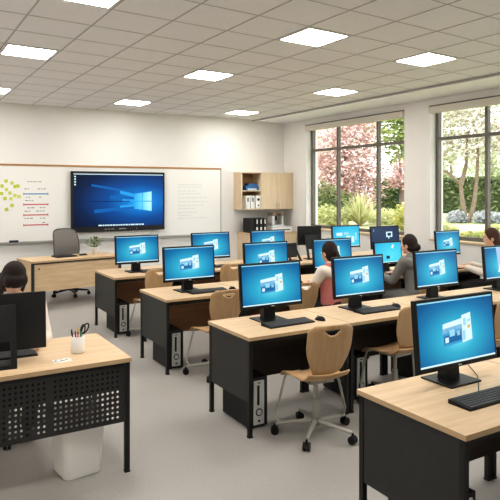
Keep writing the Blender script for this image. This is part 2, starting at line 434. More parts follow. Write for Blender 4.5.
# things in the wall cabinet
bx = MB(mat('box_blue', (66, 112, 164), .6), mat('box_pale', (196, 212, 224), .6)).box(-.16, .16, -.09, .09, 0, .10, .004).use(1).box(-.12, .10, -.092, -.088, .005, .045)
bx.use(0).box(-.10, .14, -.08, .08, .10, .15, .004)
tag(bx.build('storage_box', None, (6.69, 11.12, 1.81)), 'blue storage box on the upper shelf of the wall cabinet', 'box')
for i, (x, lab) in enumerate(((6.53, 'left'), (6.65, 'middle'), (6.79, 'right'))):
    t = thing('white_binder', 'white ring binder on the lower cabinet shelf, %s one of three' % lab, 'binder', (x, 11.06, 1.42), 0, 'white binders in the wall cabinet')
    wd = .045 if i < 2 else .055
    MB(M_paper).box(-wd, wd, -.11, .14, 0, .28, .004).build('cover', t)
    if i == 2:
        MB(M_blk2).box(-.03, .03, -.1115, -.11, .17, .22).build('spine_label', t); 
        MB(M_blk2).cyl((0, -.1125, .07), (0, -.11, .07), .018).build('finger_ring', t)
    else: MB(M_ink).box(-.025, .025, -.1115, -.11, .15, .24).build('spine_label', t)
# counter under it
t = thing('base_cabinet', 'pale wood low storage counter in the corner under the wall cabinet', 'cabinet', (6.47, YB, 0))
W_ = 7.67-6.47; D_ = .52
MB(M_oak_y).box(-.02, W_, -D_-.02, -.014, .88, .91, .003).build('worktop', t)
MB(M_oak_v).box(0, W_, -D_, -.014, .09, .879).build('carcass', t)
MB(M_char).box(.02, W_-.02, -D_+.04, -.02, 0, .089).build('plinth', t)
for i in range(3):
    x0 = .01+i*(W_-.02)/3
    dr = MB(M_oak_v).box(x0+.004, x0+(W_-.02)/3-.004, -D_-.018, -D_-.001, .10, .87, .003).build('door', t)
    MB(M_alu).tube([(x0+.38, -D_-.018, .66), (x0+.38, -D_-.04, .665), (x0+.38, -D_-.04, .785), (x0+.38, -D_-.018, .79)], .006).build('handle', dr)
# black binders on the counter
bl = ['leftmost', 'second', 'third', 'rightmost']
xs = [6.565, 6.69, 6.79, 6.89]
for i, x in enumerate(xs):
    t = thing('black_binder', 'black lever arch binder on the corner counter, %s of the four from the left' % bl[i] if i not in (0, 3) else 'black lever arch binder on the corner counter, %s of the four' % bl[i], 'binder', (x, 10.98, .91), 0, 'black binders on the counter')
    wd = .058 if i == 0 else .04
    MB(M_blk2).box(-wd, wd, -.14, .14, 0, .31, .004).build('cover', t)
    if i: MB(M_paper).box(-.02, .02, -.1415, -.14, .06, .12).build('spine_label', t); MB(M_paper).box(-.012, .012, -.1415, -.14, .19, .28).build('spine_strip', t)
# printer box and machine
t = thing('desktop_printer', 'low white desktop printer on the corner counter beside the black binders', 'printer', (7.28, 10.98, .91))
MB(M_white).box(-.25, .28, -.2, .2, 0, .10, .01).build('body', t)
MB(M_char).box(-.2, .22, -.203, -.198, .04, .06).build('paper_slot', t)
MB(M_silver).box(-.25, .28, -.2, .2, .101, .125, .006).build('lid', t)
t = thing('craft_machine', 'small silver and brown bench machine standing on the white printer', 'machine', (7.26, 10.98, 1.035))
MB(M_silver).box(-.16, .16, -.12, .12, 0, .03, .005).build('base', t)
MB(M_silver).box(-.16, -.09, -.10, .10, .03, .22, .01).build('column', t)
MB(mat('machine_brown', (128, 112, 98), .5)).box(-.16, .17, -.10, .10, .221, .30, .02).build('head_unit', t)
MB(M_silver).box(.10, .15, -.07, .07, .03, .22, .008).build('column', t)
MB(M_char).cyl((.0, 0, .12), (.0, 0, .221), .03).build('spindle', t)
MB(M_char).box(-.05, .06, -.105, -.10, .24, .28).build('control_panel', t)

# ------------------------------------------------------------------ furniture
def make_desk(name, label, W, D, loc, rz=0, group=None, mod=None):
    t = thing(name, label, 'desk', loc, rz, group)
    H = .74
    mb = MB(M_oak, M_oak_edge).box(0, W, 0, D, H-.027, H, .0015)
    mb.bm.faces.ensure_lookup_table(); mb.bm.normal_update()
    for fc in mb.bm.faces:
        if abs(fc.normal.z) < .5: fc.material_index = 1
    mb.build('tabletop', t)
    for x in (.006, W-.006-.03):
        for y in (.012, D-.012-.032):
            MB(M_legm).box(x, x+.03, y, y+.032, 0.012, H-.0275, .002).box(x-.003, x+.033, y-.003, y+.035, 0, .012, .002).build('leg', t)
    for x in (.010, W-.034): MB(M_char).box(x, x+.024, .045, D-.045, .25, H-.028, .002).build('end_panel', t)
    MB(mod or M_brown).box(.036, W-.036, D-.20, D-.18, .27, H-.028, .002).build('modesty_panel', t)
    MB(M_legm).box(.036, W-.036, .03, .055, H-.065, H-.028).build('front_rail', t)
    return t
RN = {'A': 'nearest row', 'B': 'second row', 'C': 'third row', 'D': 'back row'}
ON = ['first', 'second', 'third', 'fourth', 'fifth', 'sixth']
ROWS = {'A': (2.17, 1.77, 1.08, .72, 2), 'B': (2.25, 3.754, .965, .665, 4), 'C': (2.33, 5.467, .94, .745, 5), 'D': (2.37, 7.167, 1.03, .86, 5)}
for r, (X0, Y0, pw, D, n) in ROWS.items():
    proto = None
    for i in range(n):
        lab = 'oak topped computer desk, %s from the left in the %s' % (ON[i], RN[r])
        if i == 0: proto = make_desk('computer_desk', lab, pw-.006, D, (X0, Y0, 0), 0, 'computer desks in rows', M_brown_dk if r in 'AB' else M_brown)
        else: dup(proto, (X0+i*pw, Y0, 0), 0, lab)

# monitors --------------------------------------------------
def add_pack(s, mi_w, mi_b, mi_d, mi_m, mi_g, y, k=1.0, mi_r=5):
    """the product-box picture on the desktop"""
    def Q(mi, pts): s.use(mi).quad([(x*k, y, z*k) for x, z in pts])
    def QQ(mi, pts, dy): s.use(mi).quad([(x*k, y-dy, z*k) for x, z in pts])
    Q(mi_w, ((-.10, -.005), (.035, .01), (.03, .055), (-.095, .04)))
    Q(mi_b, ((-.098, -.062), (.03, -.05), (.03, .03), (-.10, .018)))
    QQ(mi_d, ((-.092, -.05), (.022, -.04), (.022, -.005), (-.093, -.015)), .0003)
    QQ(mi_w, ((-.085, -.045), (-.062, -.043), (-.062, -.020), (-.085, -.022)), .0006)
    QQ(mi_m, ((-.055, -.02), (-.02, -.017), (-.02, .012), (-.055, .010)), .0006)
    QQ(mi_r, ((-.005, -.02), (.016, -.018), (.012, .004), (-.008, .002)), .0006)
    QQ(mi_w, ((.028, -.055), (.096, -.045), (.092, .078), (.030, .068)), .0003)
    QQ(mi_m, ((.032, -.045), (.05, -.043), (.05, .0), (.032, -.002)), .0006)
    QQ(mi_g, ((.068, .006), (.084, .008), (.084, .022), (.068, .020)), .0006)
    QQ(mi_m, ((.066, .035), (.088, .038), (.088, .048), (.066, .045)), .0006)
    QQ(mi_m, ((.040, .020), (.058, .022), (.056, .055), (.040, .052)), .0006)
def make_monitor(name, label, W=.60, H=.37, zt=1.222, kind='pack', loc=(0, 0, 0), rz=0, group=None, tilt=5.0):
    """faces -Y; origin on the desk under the screen"""
    t = thing(name, label, 'monitor', loc, rz, group)
    zt -= .74; zb = zt-H; zc = (zt+zb)/2
    TI = (-math.radians(tilt), 0, 0)
    MB(M_blk).box(-W/2, W/2, -.012, .018, -H/2, H/2, .004).box(-W*.36, W*.36, .018, .036, -H/2+.05, H/2-.05, .008).build('casing', t, (0, 0, zc), TI)
    s = MB(*{'pack': (S_grad, S_white, S_mid, S_deep, S_pale, S_red, S_gold), 'tiles': (S_cyan, S_white, S_pale, S_deep, S_mid, S_mid, S_gold), 'navy': (S_navy, S_white, S_pale, S_dark, S_mid, S_mid, S_gold),
             'cyan': (S_cyan, S_white, S_pale, S_deep, S_dark, S_mid, S_gold), 'band': (S_grad, S_white, S_lilac, S_deep, S_pale, S_mid, S_gold)}[kind])
    y = -.0125; bw = .016; x0 = -W/2+bw; x1 = W/2-bw; b0 = -H/2+.026; b1 = H/2-bw
    s.use(0).quad([(x0, y, b0), (x1, y, b0), (x1, y, b1), (x0, y, b1)])
    y -= .0004
    if kind != 'navy':
        s.use(4).quad([(x0, y, b1-.008), (x1, y, b1-.008), (x1, y, b1), (x0, y, b1)])
        s.use(1).quad([(x0, y, b0), (x1, y, b0), (x1, y, b0+.010), (x0, y, b0+.010)])
    if kind == 'pack': add_pack(s, 1, 2, 3, 4, 6, y, 1.15 * W/.60)
    elif kind == 'tiles':
        for px, pz, w_, h_, mi in ((-.20, .04, .12, .05, 1), (-.05, .05, .10, .04, 2), (-.20, -.04, .16, .05, 2), (.0, -.02, .08, .06, 1), (.11, -.05, .05, .10, 1), (.18, .0, .04, .12, 2), (-.02, -.08, .10, .04, 1)):
            s.use(mi).quad([(px, y, pz-h_/2), (px+w_, y, pz-h_/2), (px+w_, y, pz+h_/2), (px, y, pz+h_/2)])
    elif kind == 'navy':
        for a, b_, c_, d_, mi in ((.02, .16, .0, .09, 1), (.06, .09, -.03, .0, 2), (-.26, -.25, .1, .14, 2)):
            s.use(mi).quad([(a, y, c_), (b_, y, c_), (b_, y, d_), (a, y, d_)])
        s.use(3).quad([(.05, y-.0003, .02), (.13, y-.0003, .02), (.13, y-.0003, .07), (.05, y-.0003, .07)])
    elif kind == 'cyan':
        s.use(1).quad([(.06, y, .06), (.09, y, .05), (.10, y, .11), (.07, y, .10)]); s.quad([(.05, y, .07), (.11, y, .08), (.11, y, .09), (.05, y, .08)])
        s.use(4).quad([(-.04, y, -.08), (.02, y, -.08), (.02, y, -.04), (-.04, y, -.04)])
    elif kind == 'band':
        s.use(2).quad([(-.07, y, -.10), (.09, y, -.11), (.05, y, b1-.008), (-.10, y, b1-.008)])
        s.use(1).quad([(-.09, y-.0003, -.10), (.03, y-.0003, -.11), (.0, y-.0003, -.03), (-.06, y-.0003, -.02)])
        s.use(4).quad([(.05, y-.0003, -.08), (.12, y-.0003, -.08), (.11, y-.0003, .08), (.06, y-.0003, .08)])
    s.build('screen', t, (0, 0, zc), TI)
    MB(M_silver).box(-.014, .014, -.0135, -.012, -H/2+.008, -H/2+.014).build('maker_mark', t, (0, 0, zc), TI)
    MB(M_blk).prism([(.02, .011), (.085, .011), (.060, zb+.16), (.0365, zb+.16)], 'x', -.055, .055).build('neck', t)
    MB(M_blk).box(-.125, .125, -.075, .145, 0, .011, .003).build('base', t)
    return t
mon = make_monitor('computer_monitor', 'black monitor with a blue desktop, on the nearest desk at lower right', W=.645, H=.39, zt=1.222, loc=(2.735, 2.30, .74), rz=0, group='desk monitors')
mon = make_monitor('computer_monitor', 'black monitor with a blue desktop, first from the left in the second row', loc=(2.71, 4.17, .74), group='desk monitors')
for r, i, x, y, rz in (('B', 1, 3.66, 4.17, .0), ('B', 2, 4.66, 4.16, 0),
                       ('C', 0, 2.745, 5.83, .0), ('C', 1, 3.72, 5.83, 0), ('C', 2, 4.69, 5.83, 0), ('D', 0, 2.80, 7.55, 0), ('D', 1, 3.89, 7.55, 0), ('D', 2, 4.85, 7.55, 0)):
    dup(mon, (x, y, .74), rz, 'black monitor with a blue desktop, %s from the left in the %s' % (ON[i], RN[r]))
make_monitor('computer_monitor', 'black monitor cut by the right edge of the photo, in the second row', kind='band', loc=(5.69, 4.17, .74), rz=0, group='desk monitors')
make_monitor('computer_monitor', 'small monitor with a bright cyan screen facing the person in the grey sweater', W=.49, H=.305, zt=1.145, kind='cyan', loc=(5.645, 5.86, .74), group='desk monitors')
make_monitor('computer_monitor', 'small monitor with a blue desktop beside the window pier, right end of the third row', W=.47, H=.345, zt=1.245, kind='pack', loc=(6.78, 5.85, .74), rz=-.05, group='desk monitors')
make_monitor('computer_monitor', 'monitor showing white tiles on cyan, by the far window in the back row', kind='tiles', W=.57, H=.36, zt=1.25, loc=(6.31, 7.5, .74), group='desk monitors')
make_monitor('computer_monitor', 'monitor with a dark navy screen, right end of the back row by the window', kind='navy', W=.64, H=.38, zt=1.215, loc=(7.16, 7.5, .74), group='desk monitors')
# monitors seen from behind, on a wide loop stand
def make_backmonitor(label, W, H, zt, loc, rz, lean=.10, group=None, hs=.30):
    """screen towards -Y, back and stand towards +Y"""
    t = thing('display', label, 'monitor', loc, rz, group)
    zt -= .74; zb = zt-H
    Mx = Matrix.Translation((0, 0, zb)) @ Matrix.Rotation(lean, 4, 'X')
    MB(M_blk2).box(-W/2, W/2, -.012, .016, 0, H, .005, Mx).build('casing', t)
    MB(S_grad).box(-W/2+.014, W/2-.014, -.014, -.0118, .022, H-.014, 0, Mx).build('screen', t)
    MB(M_char).box(-W*.09, W*.09, .0165, .0175, H*.70, H*.74, 0, Mx).build('maker_mark', t)
    # stand: flat frame that leans out behind
    a = hs; k = .11
    st = MB(M_blk)
    def sl(x0, x1, za, zb_):
        ya = .20-(za/a)*(.20-.045); yb = .20-(zb_/a)*(.20-.045)
        st.prism([(ya, za), (ya+.018, za), (yb+.018, zb_), (yb, zb_)], 'x', x0, x1)
    sl(-k, -k+.035, 0, a); sl(k-.035, k, 0, a); sl(-k+.035, k-.035, a*.42, a); sl(-k+.035, k-.035, 0, .02)
    st.box(-k, k, .02, .20, 0, .01)
    st.box(-.05, .05, .0, .065, a-.12, a-.02)
    st.build('stand', t)
    return t
make_backmonitor('black monitor with its back to the viewer and a loop stand, at left edge', .60, .36, 1.160, (.575, 4.06, .74), PI-.10, .10, hs=.36)
make_backmonitor('black monitor with its back turned, before the window in the back row', .40, .30, 1.25, (5.70, 7.66, .74), PI-.25, .02, hs=.38)
make_backmonitor('low dark display with its back turned, behind the second row monitor', .34, .22, 1.00, (5.26, 7.62, .74), PI+.05, .05, hs=.20)

# keyboards and mice
def kb_mesh(parts_parent=None, keys=True):
    W, D = .44, .135
    mb = MB(M_blk, M_key).prism([(-D/2, 0), (D/2, 0), (D/2, .022), (-D/2, .010)], 'x', -W/2, W/2)
    ks = []
    rows = 6
    for r in range(rows):
        y = -D/2+.014+r*.0202
        x = -W/2+.012
        lay = [1]*21
        if r == 0: lay = [1.3, 1.1, 1.1, 6, 1.1, 1.1, 1.3, 1, 1, 1, 2, 1]
        tot = sum(lay); uw = (W-.024)/tot
        for l in lay:
            w_ = l*uw
            ks.append((x+.001, x+w_-.001, y-.0085, y+.0085, .0115+(y+D/2)/D*.012)); x += w_
    if parts_parent is None:
        mb.use(1)
        for a, b, c_, d, z in ks: mb.box(a, b, c_, d, z-.004, z+.004)
        return mb
    mb.build('body', parts_parent)
    ks.sort(key=lambda k: k[0])
    for a, b, c_, d, z in ks[:100]: MB(M_key).box(a, b, c_, d, z-.003, z+.004, .001).build('key', parts_parent)
    rest = MB(M_key)
    for a, b, c_, d, z in ks[100:]: rest.box(a, b, c_, d, z-.003, z+.004)
    rest.build('key_block', parts_parent)['kind'] = 'stuff'
t = thing('keyboard', 'black keyboard on the front desk at lower right, close to the viewer', 'keyboard', (2.645, 2.02, .74), 0, 'keyboards')
kb_mesh(t)
cable = MB(M_blk).tube([(2.62, 2.0885, .753), (2.70, 2.12, .745), (2.80, 2.20, .7435), (2.92, 2.30, .7435), (3.0, 2.40, .7435), (3.05, 2.47, .7435)], .003, 6)
cable.build('cable', t).matrix_parent_inverse = Matrix.Translation((-2.645, -2.02, -.74))
kbp = kb_mesh().build('keyboard', None, (2.755, 3.985, .74), (0, 0, .03))
tag(kbp, 'black keyboard before the first monitor of the second row', 'keyboard', 'keyboards')
def kcopy(x, y, rz, lab):
    o_ = kbp.copy(); COL.objects.link(o_); o_.location = (x, y, .74); o_.rotation_euler = (0, 0, rz); o_['label'] = lab
for x, y, rz, lab in ((3.735, 4.01, .0, 'black keyboard before the second monitor of the second row'), (4.72, 3.97, 0, 'black keyboard before the third monitor of the second row'),
                      (2.90, 5.69, .02, 'black keyboard before the first monitor of the third row'), (3.80, 5.66, 0, 'black keyboard before the second monitor of the third row'),
                      (4.60, 5.63, .1, 'black keyboard beside the person in the pink vest'), (5.62, 5.66, 0, 'black keyboard under the hands of the person in grey'),
                      (6.72, 5.60, -.05, 'black keyboard near the hand of the person in cream at the right'), (3.04, 7.50, .05, 'black keyboard right of the first monitor of the back row'),
                      (4.12, 7.45, 0, 'black keyboard right of the second monitor of the back row'), (6.45, 7.32, 0, 'black keyboard before the monitor with white tiles')):
    kcopy(x, y, rz, lab)
kcopy(.61, 4.135, 0, 'black keyboard behind the turned monitor at the left edge')
def mouse_obj(x, y, rz, lab):
    return tag(ms.build('mouse', None, (x, y, .74), (0, 0, rz)), lab, 'mouse', 'mice')
ms = MB(M_blk, M_key); ms.smooth = True
def mf(u, v):
    a = 2*PI*u; r_ = math.sin(v*PI/2); z = .034*math.cos(v*PI/2)
    return (.031*r_*math.cos(a), .056*r_*math.sin(a), max(0, z*(1-.25*math.sin(a)*r_)))
ms.grid(mf, 20, 8).use(1).box(-.003, .003, .015, .035, .028, .034, .001)
m0 = mouse_obj(3.065, 3.97, .1, 'black mouse right of the first keyboard in the second row')
for x, y, lab in ((4.01, 4.06, 'black mouse right of the second keyboard in the second row'), (3.19, 5.68, 'black mouse right of the first keyboard in the third row'),
                  (4.08, 5.68, 'black mouse right of the second keyboard in the third row'), (4.36, 7.47, 'black mouse by the second keyboard in the back row'), (6.93, 5.56, 'black mouse near the right end of the third row')):
    o_ = m0.copy(); COL.objects.link(o_); o_.location = (x, y, .74); o_['label'] = lab

# towers
t = thing('computer_tower', 'black computer tower with a grey front under the first desk of the second row', 'computer', (2.335, 3.90, 0), 0, 'computer towers under the desks')
MB(M_blk2).box(0, .165, 0, .42, .01, .385, .004).build('case', t)
MB(M_silver).box(.036, .130, -.012, -.0005, .03, .365, .004).build('front_panel', t)
MB(M_blk).box(.065, .085, -.0145, -.012, .18, .33, .001).box(.07, .095, -.0145, -.012, .345, .352).build('drive_slot', t)
MB(M_blk).cyl((.082, -.0135, .125), (.082, -.012, .125), .030, n=20).use(0).build('badge_ring', t)
MB(M_silver).cyl((.082, -.016, .125), (.082, -.0135, .125), .021, n=20).build('power_button', t)
MB(M_blk).box(.072, .092, -.0145, -.012, .052, .066).build('port', t)
for x in (.02, .125): MB(M_blk).box(x, x+.02, .02, .40, 0, .01).build('foot', t)
tw = t
for x, y, lab in ((2.235, 1.90, 'nearest row'), (2.415, 5.62, 'third row'), (2.45, 7.33, 'back row')):
    dup(tw, (x, y, 0), 0, 'black computer tower with a grey front under the first desk of the %s' % lab)
dup(tw, (3.43, 3.98, 0), 0, 'black computer tower with a grey front under the second desk of the second row')
dup(tw, (4.28, 3.98, 0), 0, 'black computer tower with a grey front under the third desk of the second row')

# wooden swivel chairs -------------------------------------------------
def make_chair(label, loc, rz, group):
    """faces +Y; origin on the floor under the seat"""
    t = thing('swivel_chair', label, 'chair', loc, rz, group)
    def seat(u, v):
        x = (u-.5); y = (v-.5)*.42+.02
        w_ = .39*(1-.12*(1-v)); w_ *= (1-.35*max(0, v-.8)**1.5/.09*.25)
        e = abs(x*2)
        z = .450+.010*e*e-.006*(1-e*e) - .05*max(0, v-.72)**2/.0784 + .055*max(0, .22-v)**2/.0484
        return (x*w_, y, z)
    s = MB(M_seat); s.smooth = True; s.grid(seat, 14, 16, .012); s.build('seat', t)
    def back(u, v):
        z = .480+v*.382
        wd = .375*(.54+.46*math.sin(PI/2*min(1, v/.62))) * (1 if v < .86 else math.sqrt(max(.02, 1-((v-.86)/.145)**2*.55)))
        wd *= 1 if v > .10 else (1+.0*(1))
        x = (u-.5)*wd; e = abs(u-.5)*2
        y = -.185-.075*v+.035*e*e + (.03*(1-v/.12)**2 if v < .12 else 0)
        return (x, y, z)
    NU, NV = 44, 44
    s = MB(M_seat); s.smooth = True
    tb = bmesh.new(); V = {}
    for i in range(NU+1):
        for j in range(NV+1): V[i, j] = tb.verts.new(back(i/NU, j/NV))
    for i in range(NU):
        for j in range(NV):
            u, v = (i+.5)/NU, (j+.5)/NV
            if abs(u-.5) < .185 and .79 < v < .90 and v > .79+.10*(abs(u-.5)/.185)**2: continue   # hand slot
            tb.faces.new((V[i, j], V[i+1, j], V[i+1, j+1], V[i, j+1]))
    for v in [v for v in tb.verts if not v.link_faces]: tb.verts.remove(v)
    bmesh.ops.recalc_face_normals(tb, faces=list(tb.faces)); bmesh.ops.solidify(tb, geom=list(tb.faces), thickness=.012)
    s.merge(tb); s.build('backrest', t)
    MB(M_steel).box(-.10, .10, -.10, .10, .405, .432, .004).build('seat_plate', t)
    MB(M_steel).cyl((0, 0, .09), (0, 0, .27), .026).cyl((0, 0, .27), (0, 0, .405), .017).build('column', t)
    # side loops from seat to base
    MB(M_steel).tube([(-.02, .05, .418), (-.13, .15, .426), (-.155, .172, .418), (-.168, .18, .39), (-.245, .165, .15), (-.25, .155, .115), (-.24, .125, .092), (-.215, .10, .09)], .0105, 8).build('side_tube', t)
    MB(M_steel).tube([(.02, -.05, .418), (.12, -.055, .424), (.158, -.052, .418), (.175, -.045, .39), (.272, .02, .15), (.275, .035, .115), (.262, .05, .092), (.235, .05, .088)], .0105, 8).build('side_tube', t)
    MB(M_hub).lathe([(.035, .075), (.04, .09), (.035, .125), (.028, .13)], n=18).build('hub', t)
    for k in range(5):
        a = PI/2+PI+k*2*PI/5+.52
        dx, dy = math.cos(a), math.sin(a)
        ar = MB(M_steel).tube([(dx*.02, dy*.02, .105), (dx*.18, dy*.18, .092), (dx*.30, dy*.30, .078)], [.018, .015, .012], 8).build('base_arm', t)
        cx, cy = dx*.305, dy*.305
        cs = MB(M_blk); cs.smooth = False
        px, py = -dy, dx
        for sg in (-1, 1):
            cs.cyl((cx+px*.006*sg, cy+py*.006*sg, .030), (cx+px*.024*sg, cy+py*.024*sg, .030), .030, n=16)
        cs.cyl((cx, cy, .03), (cx, cy, .078), .009)
        cs.build('caster', ar)
    return t
ch = make_chair('light plywood swivel chair in full view, at the first desk of the second row', (2.725, 3.585, 0), -.12, 'plywood swivel chairs')
for x, y, rz, lab in ((3.745, 3.80, .06, 'light plywood swivel chair half hidden by the front monitor, second desk of the second row'),
                      (4.72, 3.58, .0, 'light plywood swivel chair at the right edge, third desk of the second row'),
                      (2.79, 5.29, .04, 'light plywood swivel chair at the first desk of the third row'),
                      (3.70, 5.27, 0, 'light plywood swivel chair left of the person in pink, second desk of the third row'),
                      (2.83, 7.06, 0, 'light plywood swivel chair at the first desk of the back row'),
                      (3.86, 7.06, 0, 'light plywood swivel chair at the second desk of the back row'),
                      (4.20, 5.12, .24, 'plywood swivel chair under the person in the pink vest'),
                      (5.43, 5.13, .05, 'plywood swivel chair under the person in the grey sweater'),
                      (6.93, 5.12, .55, 'plywood swivel chair under the person in cream by the right window')):
    dup(ch, (x, y, 0), rz, lab)

# teacher's desk ----------------------------------------------------------
TX, TY, TR = 1.83, 9.40, .16
t = thing('teacher_desk', 'wooden teacher desk with dark edging in front of the whiteboard', 'desk', (TX, TY, 0), TR)
W_, D_ = 1.50, .66
mb = MB(M_oak, M_oak_edge).box(0, W_, 0, D_, .712, .742, .002)
mb.bm.normal_update()
for fc in mb.bm.faces:
    if abs(fc.normal.z) < .5: fc.material_index = 1
mb.build('tabletop', t)
MB(M_oak_y).box(.05, W_-.05, .03, .05, .27, .690).build('front_panel', t)
for x in (.005, W_-.045): MB(M_char).box(x, x+.04, .01, .05, 0, .711, .003).build('leg', t); MB(M_char).box(x, x+.04, D_-.05, D_-.01, 0, .711, .003).build('leg', t)
for x in (.012, W_-.032): MB(M_oak_y).box(x, x+.02, .051, D_-.051, .15, .711).build('side_panel', t)
MB(M_char).box(.045, W_-.045, .012, .050, .691, .711).build('front_rail', t)
MB(M_blk).cyl((.12, .027, .62), (.12, .030, .62), .013).build('lock', t)
def on_td(u, v, z=.742): return (TX+u*math.cos(TR)-v*math.sin(TR), TY+u*math.sin(TR)+v*math.cos(TR), z)
lt = thing('laptop', 'thin closed black laptop lying on the teacher desk', 'laptop', on_td(.66, .36), TR)
MB(M_blk).box(-.17, .17, -.12, .12, 0, .013, .004).build('base', lt)
MB(M_blk2).box(-.17, .17, -.12, .12, .0135, .022, .004).build('lid', lt)
ph = thing('desk_phone', 'small black handset lying beside the laptop on the teacher desk', 'phone', on_td(.98, .36), TR)
MB(M_blk).box(-.06, .06, -.035, .035, 0, .02, .005).build('body', ph)
MB(M_key).box(-.05, .05, -.02, .02, .0205, .03, .004).build('handset', ph)
pp = thing('potted_plant', 'small green plant in a white pot on the teacher desk', 'plant', on_td(1.20, .38))
po = MB(M_pot); po.smooth = True
po.lathe([(.045, 0), (.058, .11), (.062, .125), (.052, .125), (.048, .105), (0, .105)], n=24); po.build('pot', pp)
MB(mat('soil', (70, 52, 40), .9)).lathe([(0, .106), (.047, .106), (0, .112)], n=16).build('soil', pp)
lf = MB(M_leaf, M_leaf2)
for k in range(34):
    a = random.uniform(0, 2*PI); el = random.uniform(.35, 1.35); L = random.uniform(.07, .17)
    d = Vector((math.cos(a)*math.cos(el), math.sin(a)*math.cos(el), math.sin(el)))
    p0 = Vector((math.cos(a)*.015, math.sin(a)*.015, .11)); p1 = p0+d*L; sd = d.cross(Vector((0, 0, 1))).normalized()
    lf.use(0).tube([p0, p0+d*L*.5, p1], .002, 5)
    lf.use(k % 2)
    tip = p1+d*.05-Vector((0, 0, .02))
    lf.quad([p1-d*.01, p1+d*.02+sd*.022, tip, p1+d*.02-sd*.022])
lf.build('foliage', pp)
# teacher's mesh chair
t = thing('office_chair', 'grey mesh back office chair behind the teacher desk', 'chair', (2.68, 10.52, 0), PI+.15)
def bk(u, v):
    cr_ = 1.0 if v < .80 else math.sqrt(max(0.0, 1-((v-.80)/.20)**2*.20))
    x = (u-.5)*(.43+.03*math.sin(PI*min(1, v*1.1)))*cr_; e = abs(u-.5)*2
    zt_ = 1.10+.035*(1-e**4)
    return (x, -.20-.09*v+.055*math.sin(PI*v)+.05*e*e, .60+v*(zt_-.60))
m_ = MB(M_mesh); m_.smooth = True; m_.grid(bk, 16, 16, .006); m_.build('backrest', t)
fr = MB(M_meshfr); loop_ = [bk(0, i/10) for i in range(11)]+[bk(i/10, 1) for i in range(1, 11)]+[bk(1, 1-i/10) for i in range(1, 11)]+[bk(1-i/10, 0) for i in range(1, 11)]
fr.tube(loop_, .009, 8); fr.build('back_frame', t)
s = MB(M_blk2); s.smooth = True; s.box(-.24, .24, -.20, .26, .44, .50, .025); s.build('seat', t)
MB(M_blk).tube([(0, -.14, .44), (0, -.26, .46), (0, -.262, .64)], .02, 8).build('back_support', t)
MB(M_blk).cyl((0, 0, .08), (0, 0, .44), .028).build('column', t)
for k in range(5):
    a = k*2*PI/5+.2; dx, dy = math.cos(a), math.sin(a)
    ar = MB(M_blk).tube([(dx*.02, dy*.02, .11), (dx*.31, dy*.31, .075)], [.022, .014], 8).build('base_arm', t)
    c_ = MB(M_blk)
    for sg in (-1, 1): c_.cyl((dx*.315-dy*.006*sg, dy*.315+dx*.006*sg, .03), (dx*.315-dy*.024*sg, dy*.315+dx*.024*sg, .03), .03, n=14)
    c_.cyl((dx*.315, dy*.315, .03), (dx*.315, dy*.315, .075), .01); c_.build('caster', ar)

# left desk with perforated panel ------------------------------------------
t = thing('perforated_desk', 'oak topped desk with a black perforated front panel at the left edge', 'desk', (-.10, 3.71, 0))
W_, D_ = 1.44, .77
mb = MB(M_oak, M_oak_edge).box(0, W_, 0, D_, .712, .74, .0015); mb.bm.normal_update()
for fc in mb.bm.faces:
    if abs(fc.normal.z) < .5: fc.material_index = 1
mb.build('tabletop', t)
for x in (.008, W_-.04):
    for y in (.012, D_-.044): MB(M_legm).box(x, x+.032, y, y+.032, .012, .7115, .002).box(x-.002, x+.034, y-.002, y+.034, 0, .012, .002).build('leg', t)
# perforated sheet: real holes
pm = bmesh.new(); px0, px1, pz0, pz1 = .045, W_-.045, .325, .705
pitch = .0325; R_ = .0082
nx = int((px1-px0-.02)/pitch); nz = int((pz1-pz0-.03)/pitch)
ox = (px1-px0-nx*pitch)/2; oz = .022
yv = .026
def vcache():
    c_ = {}
    def g_(x, z):
        k_ = (round(x, 5), round(z, 5))
        if k_ not in c_: c_[k_] = pm.verts.new((x, yv, z))
        return c_[k_]
    return g_
vc = vcache()
for i in range(nx):
    for j in range(nz):
        xa, xb = px0+ox+i*pitch, px0+ox+(i+1)*pitch; za, zb = pz0+oz+j*pitch, pz0+oz+(j+1)*pitch
        xc, zc = (xa+xb)/2, (za+zb)/2
        cor = [vc(xa, za), vc(xb, za), vc(xb, zb), vc(xa, zb)]
        if i in (13, 26): pm.faces.new(cor); continue
        ring = [pm.verts.new((xc+R_*math.cos(-PI*.75+k*PI/4), yv, zc+R_*math.sin(-PI*.75+k*PI/4))) for k in range(8)]
        for k in range(4):
            a_, b_ = cor[k], cor[(k+1) % 4]
            pm.faces.new((a_, b_, ring[(2*k+2) % 8], ring[2*k+1], ring[2*k]))
xa, xb, za, zb = px0+ox, px0+ox+nx*pitch, pz0+oz, pz0+oz+nz*pitch
for q_ in (((px0, pz0), (px1, pz0), (px1, za), (px0, za)), ((px0, zb), (px1, zb), (px1, pz1), (px0, pz1)), ((px0, za), (xa, za), (xa, zb), (px0, zb)), ((xb, za), (px1, za), (px1, zb), (xb, zb))):
    pm.faces.new([pm.verts.new((x, yv, z)) for x, z in q_])
bmesh.ops.recalc_face_normals(pm, faces=list(pm.faces))
bmesh.ops.solidify(pm, geom=list(pm.faces), thickness=.0015)
MB(M_char).merge(pm).build('perforated_panel', t)
MB(M_backing).box(.06, W_-.06, .045, .075, .53, .700, .003).build('cable_tray', t)  # unseen black bar, added so the panel's upper holes look shaded
for y in (D_-.035,): MB(M_legm).box(.045, W_-.045, y, y+.02, .66, .7115).build('rear_rail', t)
MB(M_legm).box(.045, W_-.045, .012, .022, .69, .7115).build('front_rail', t)
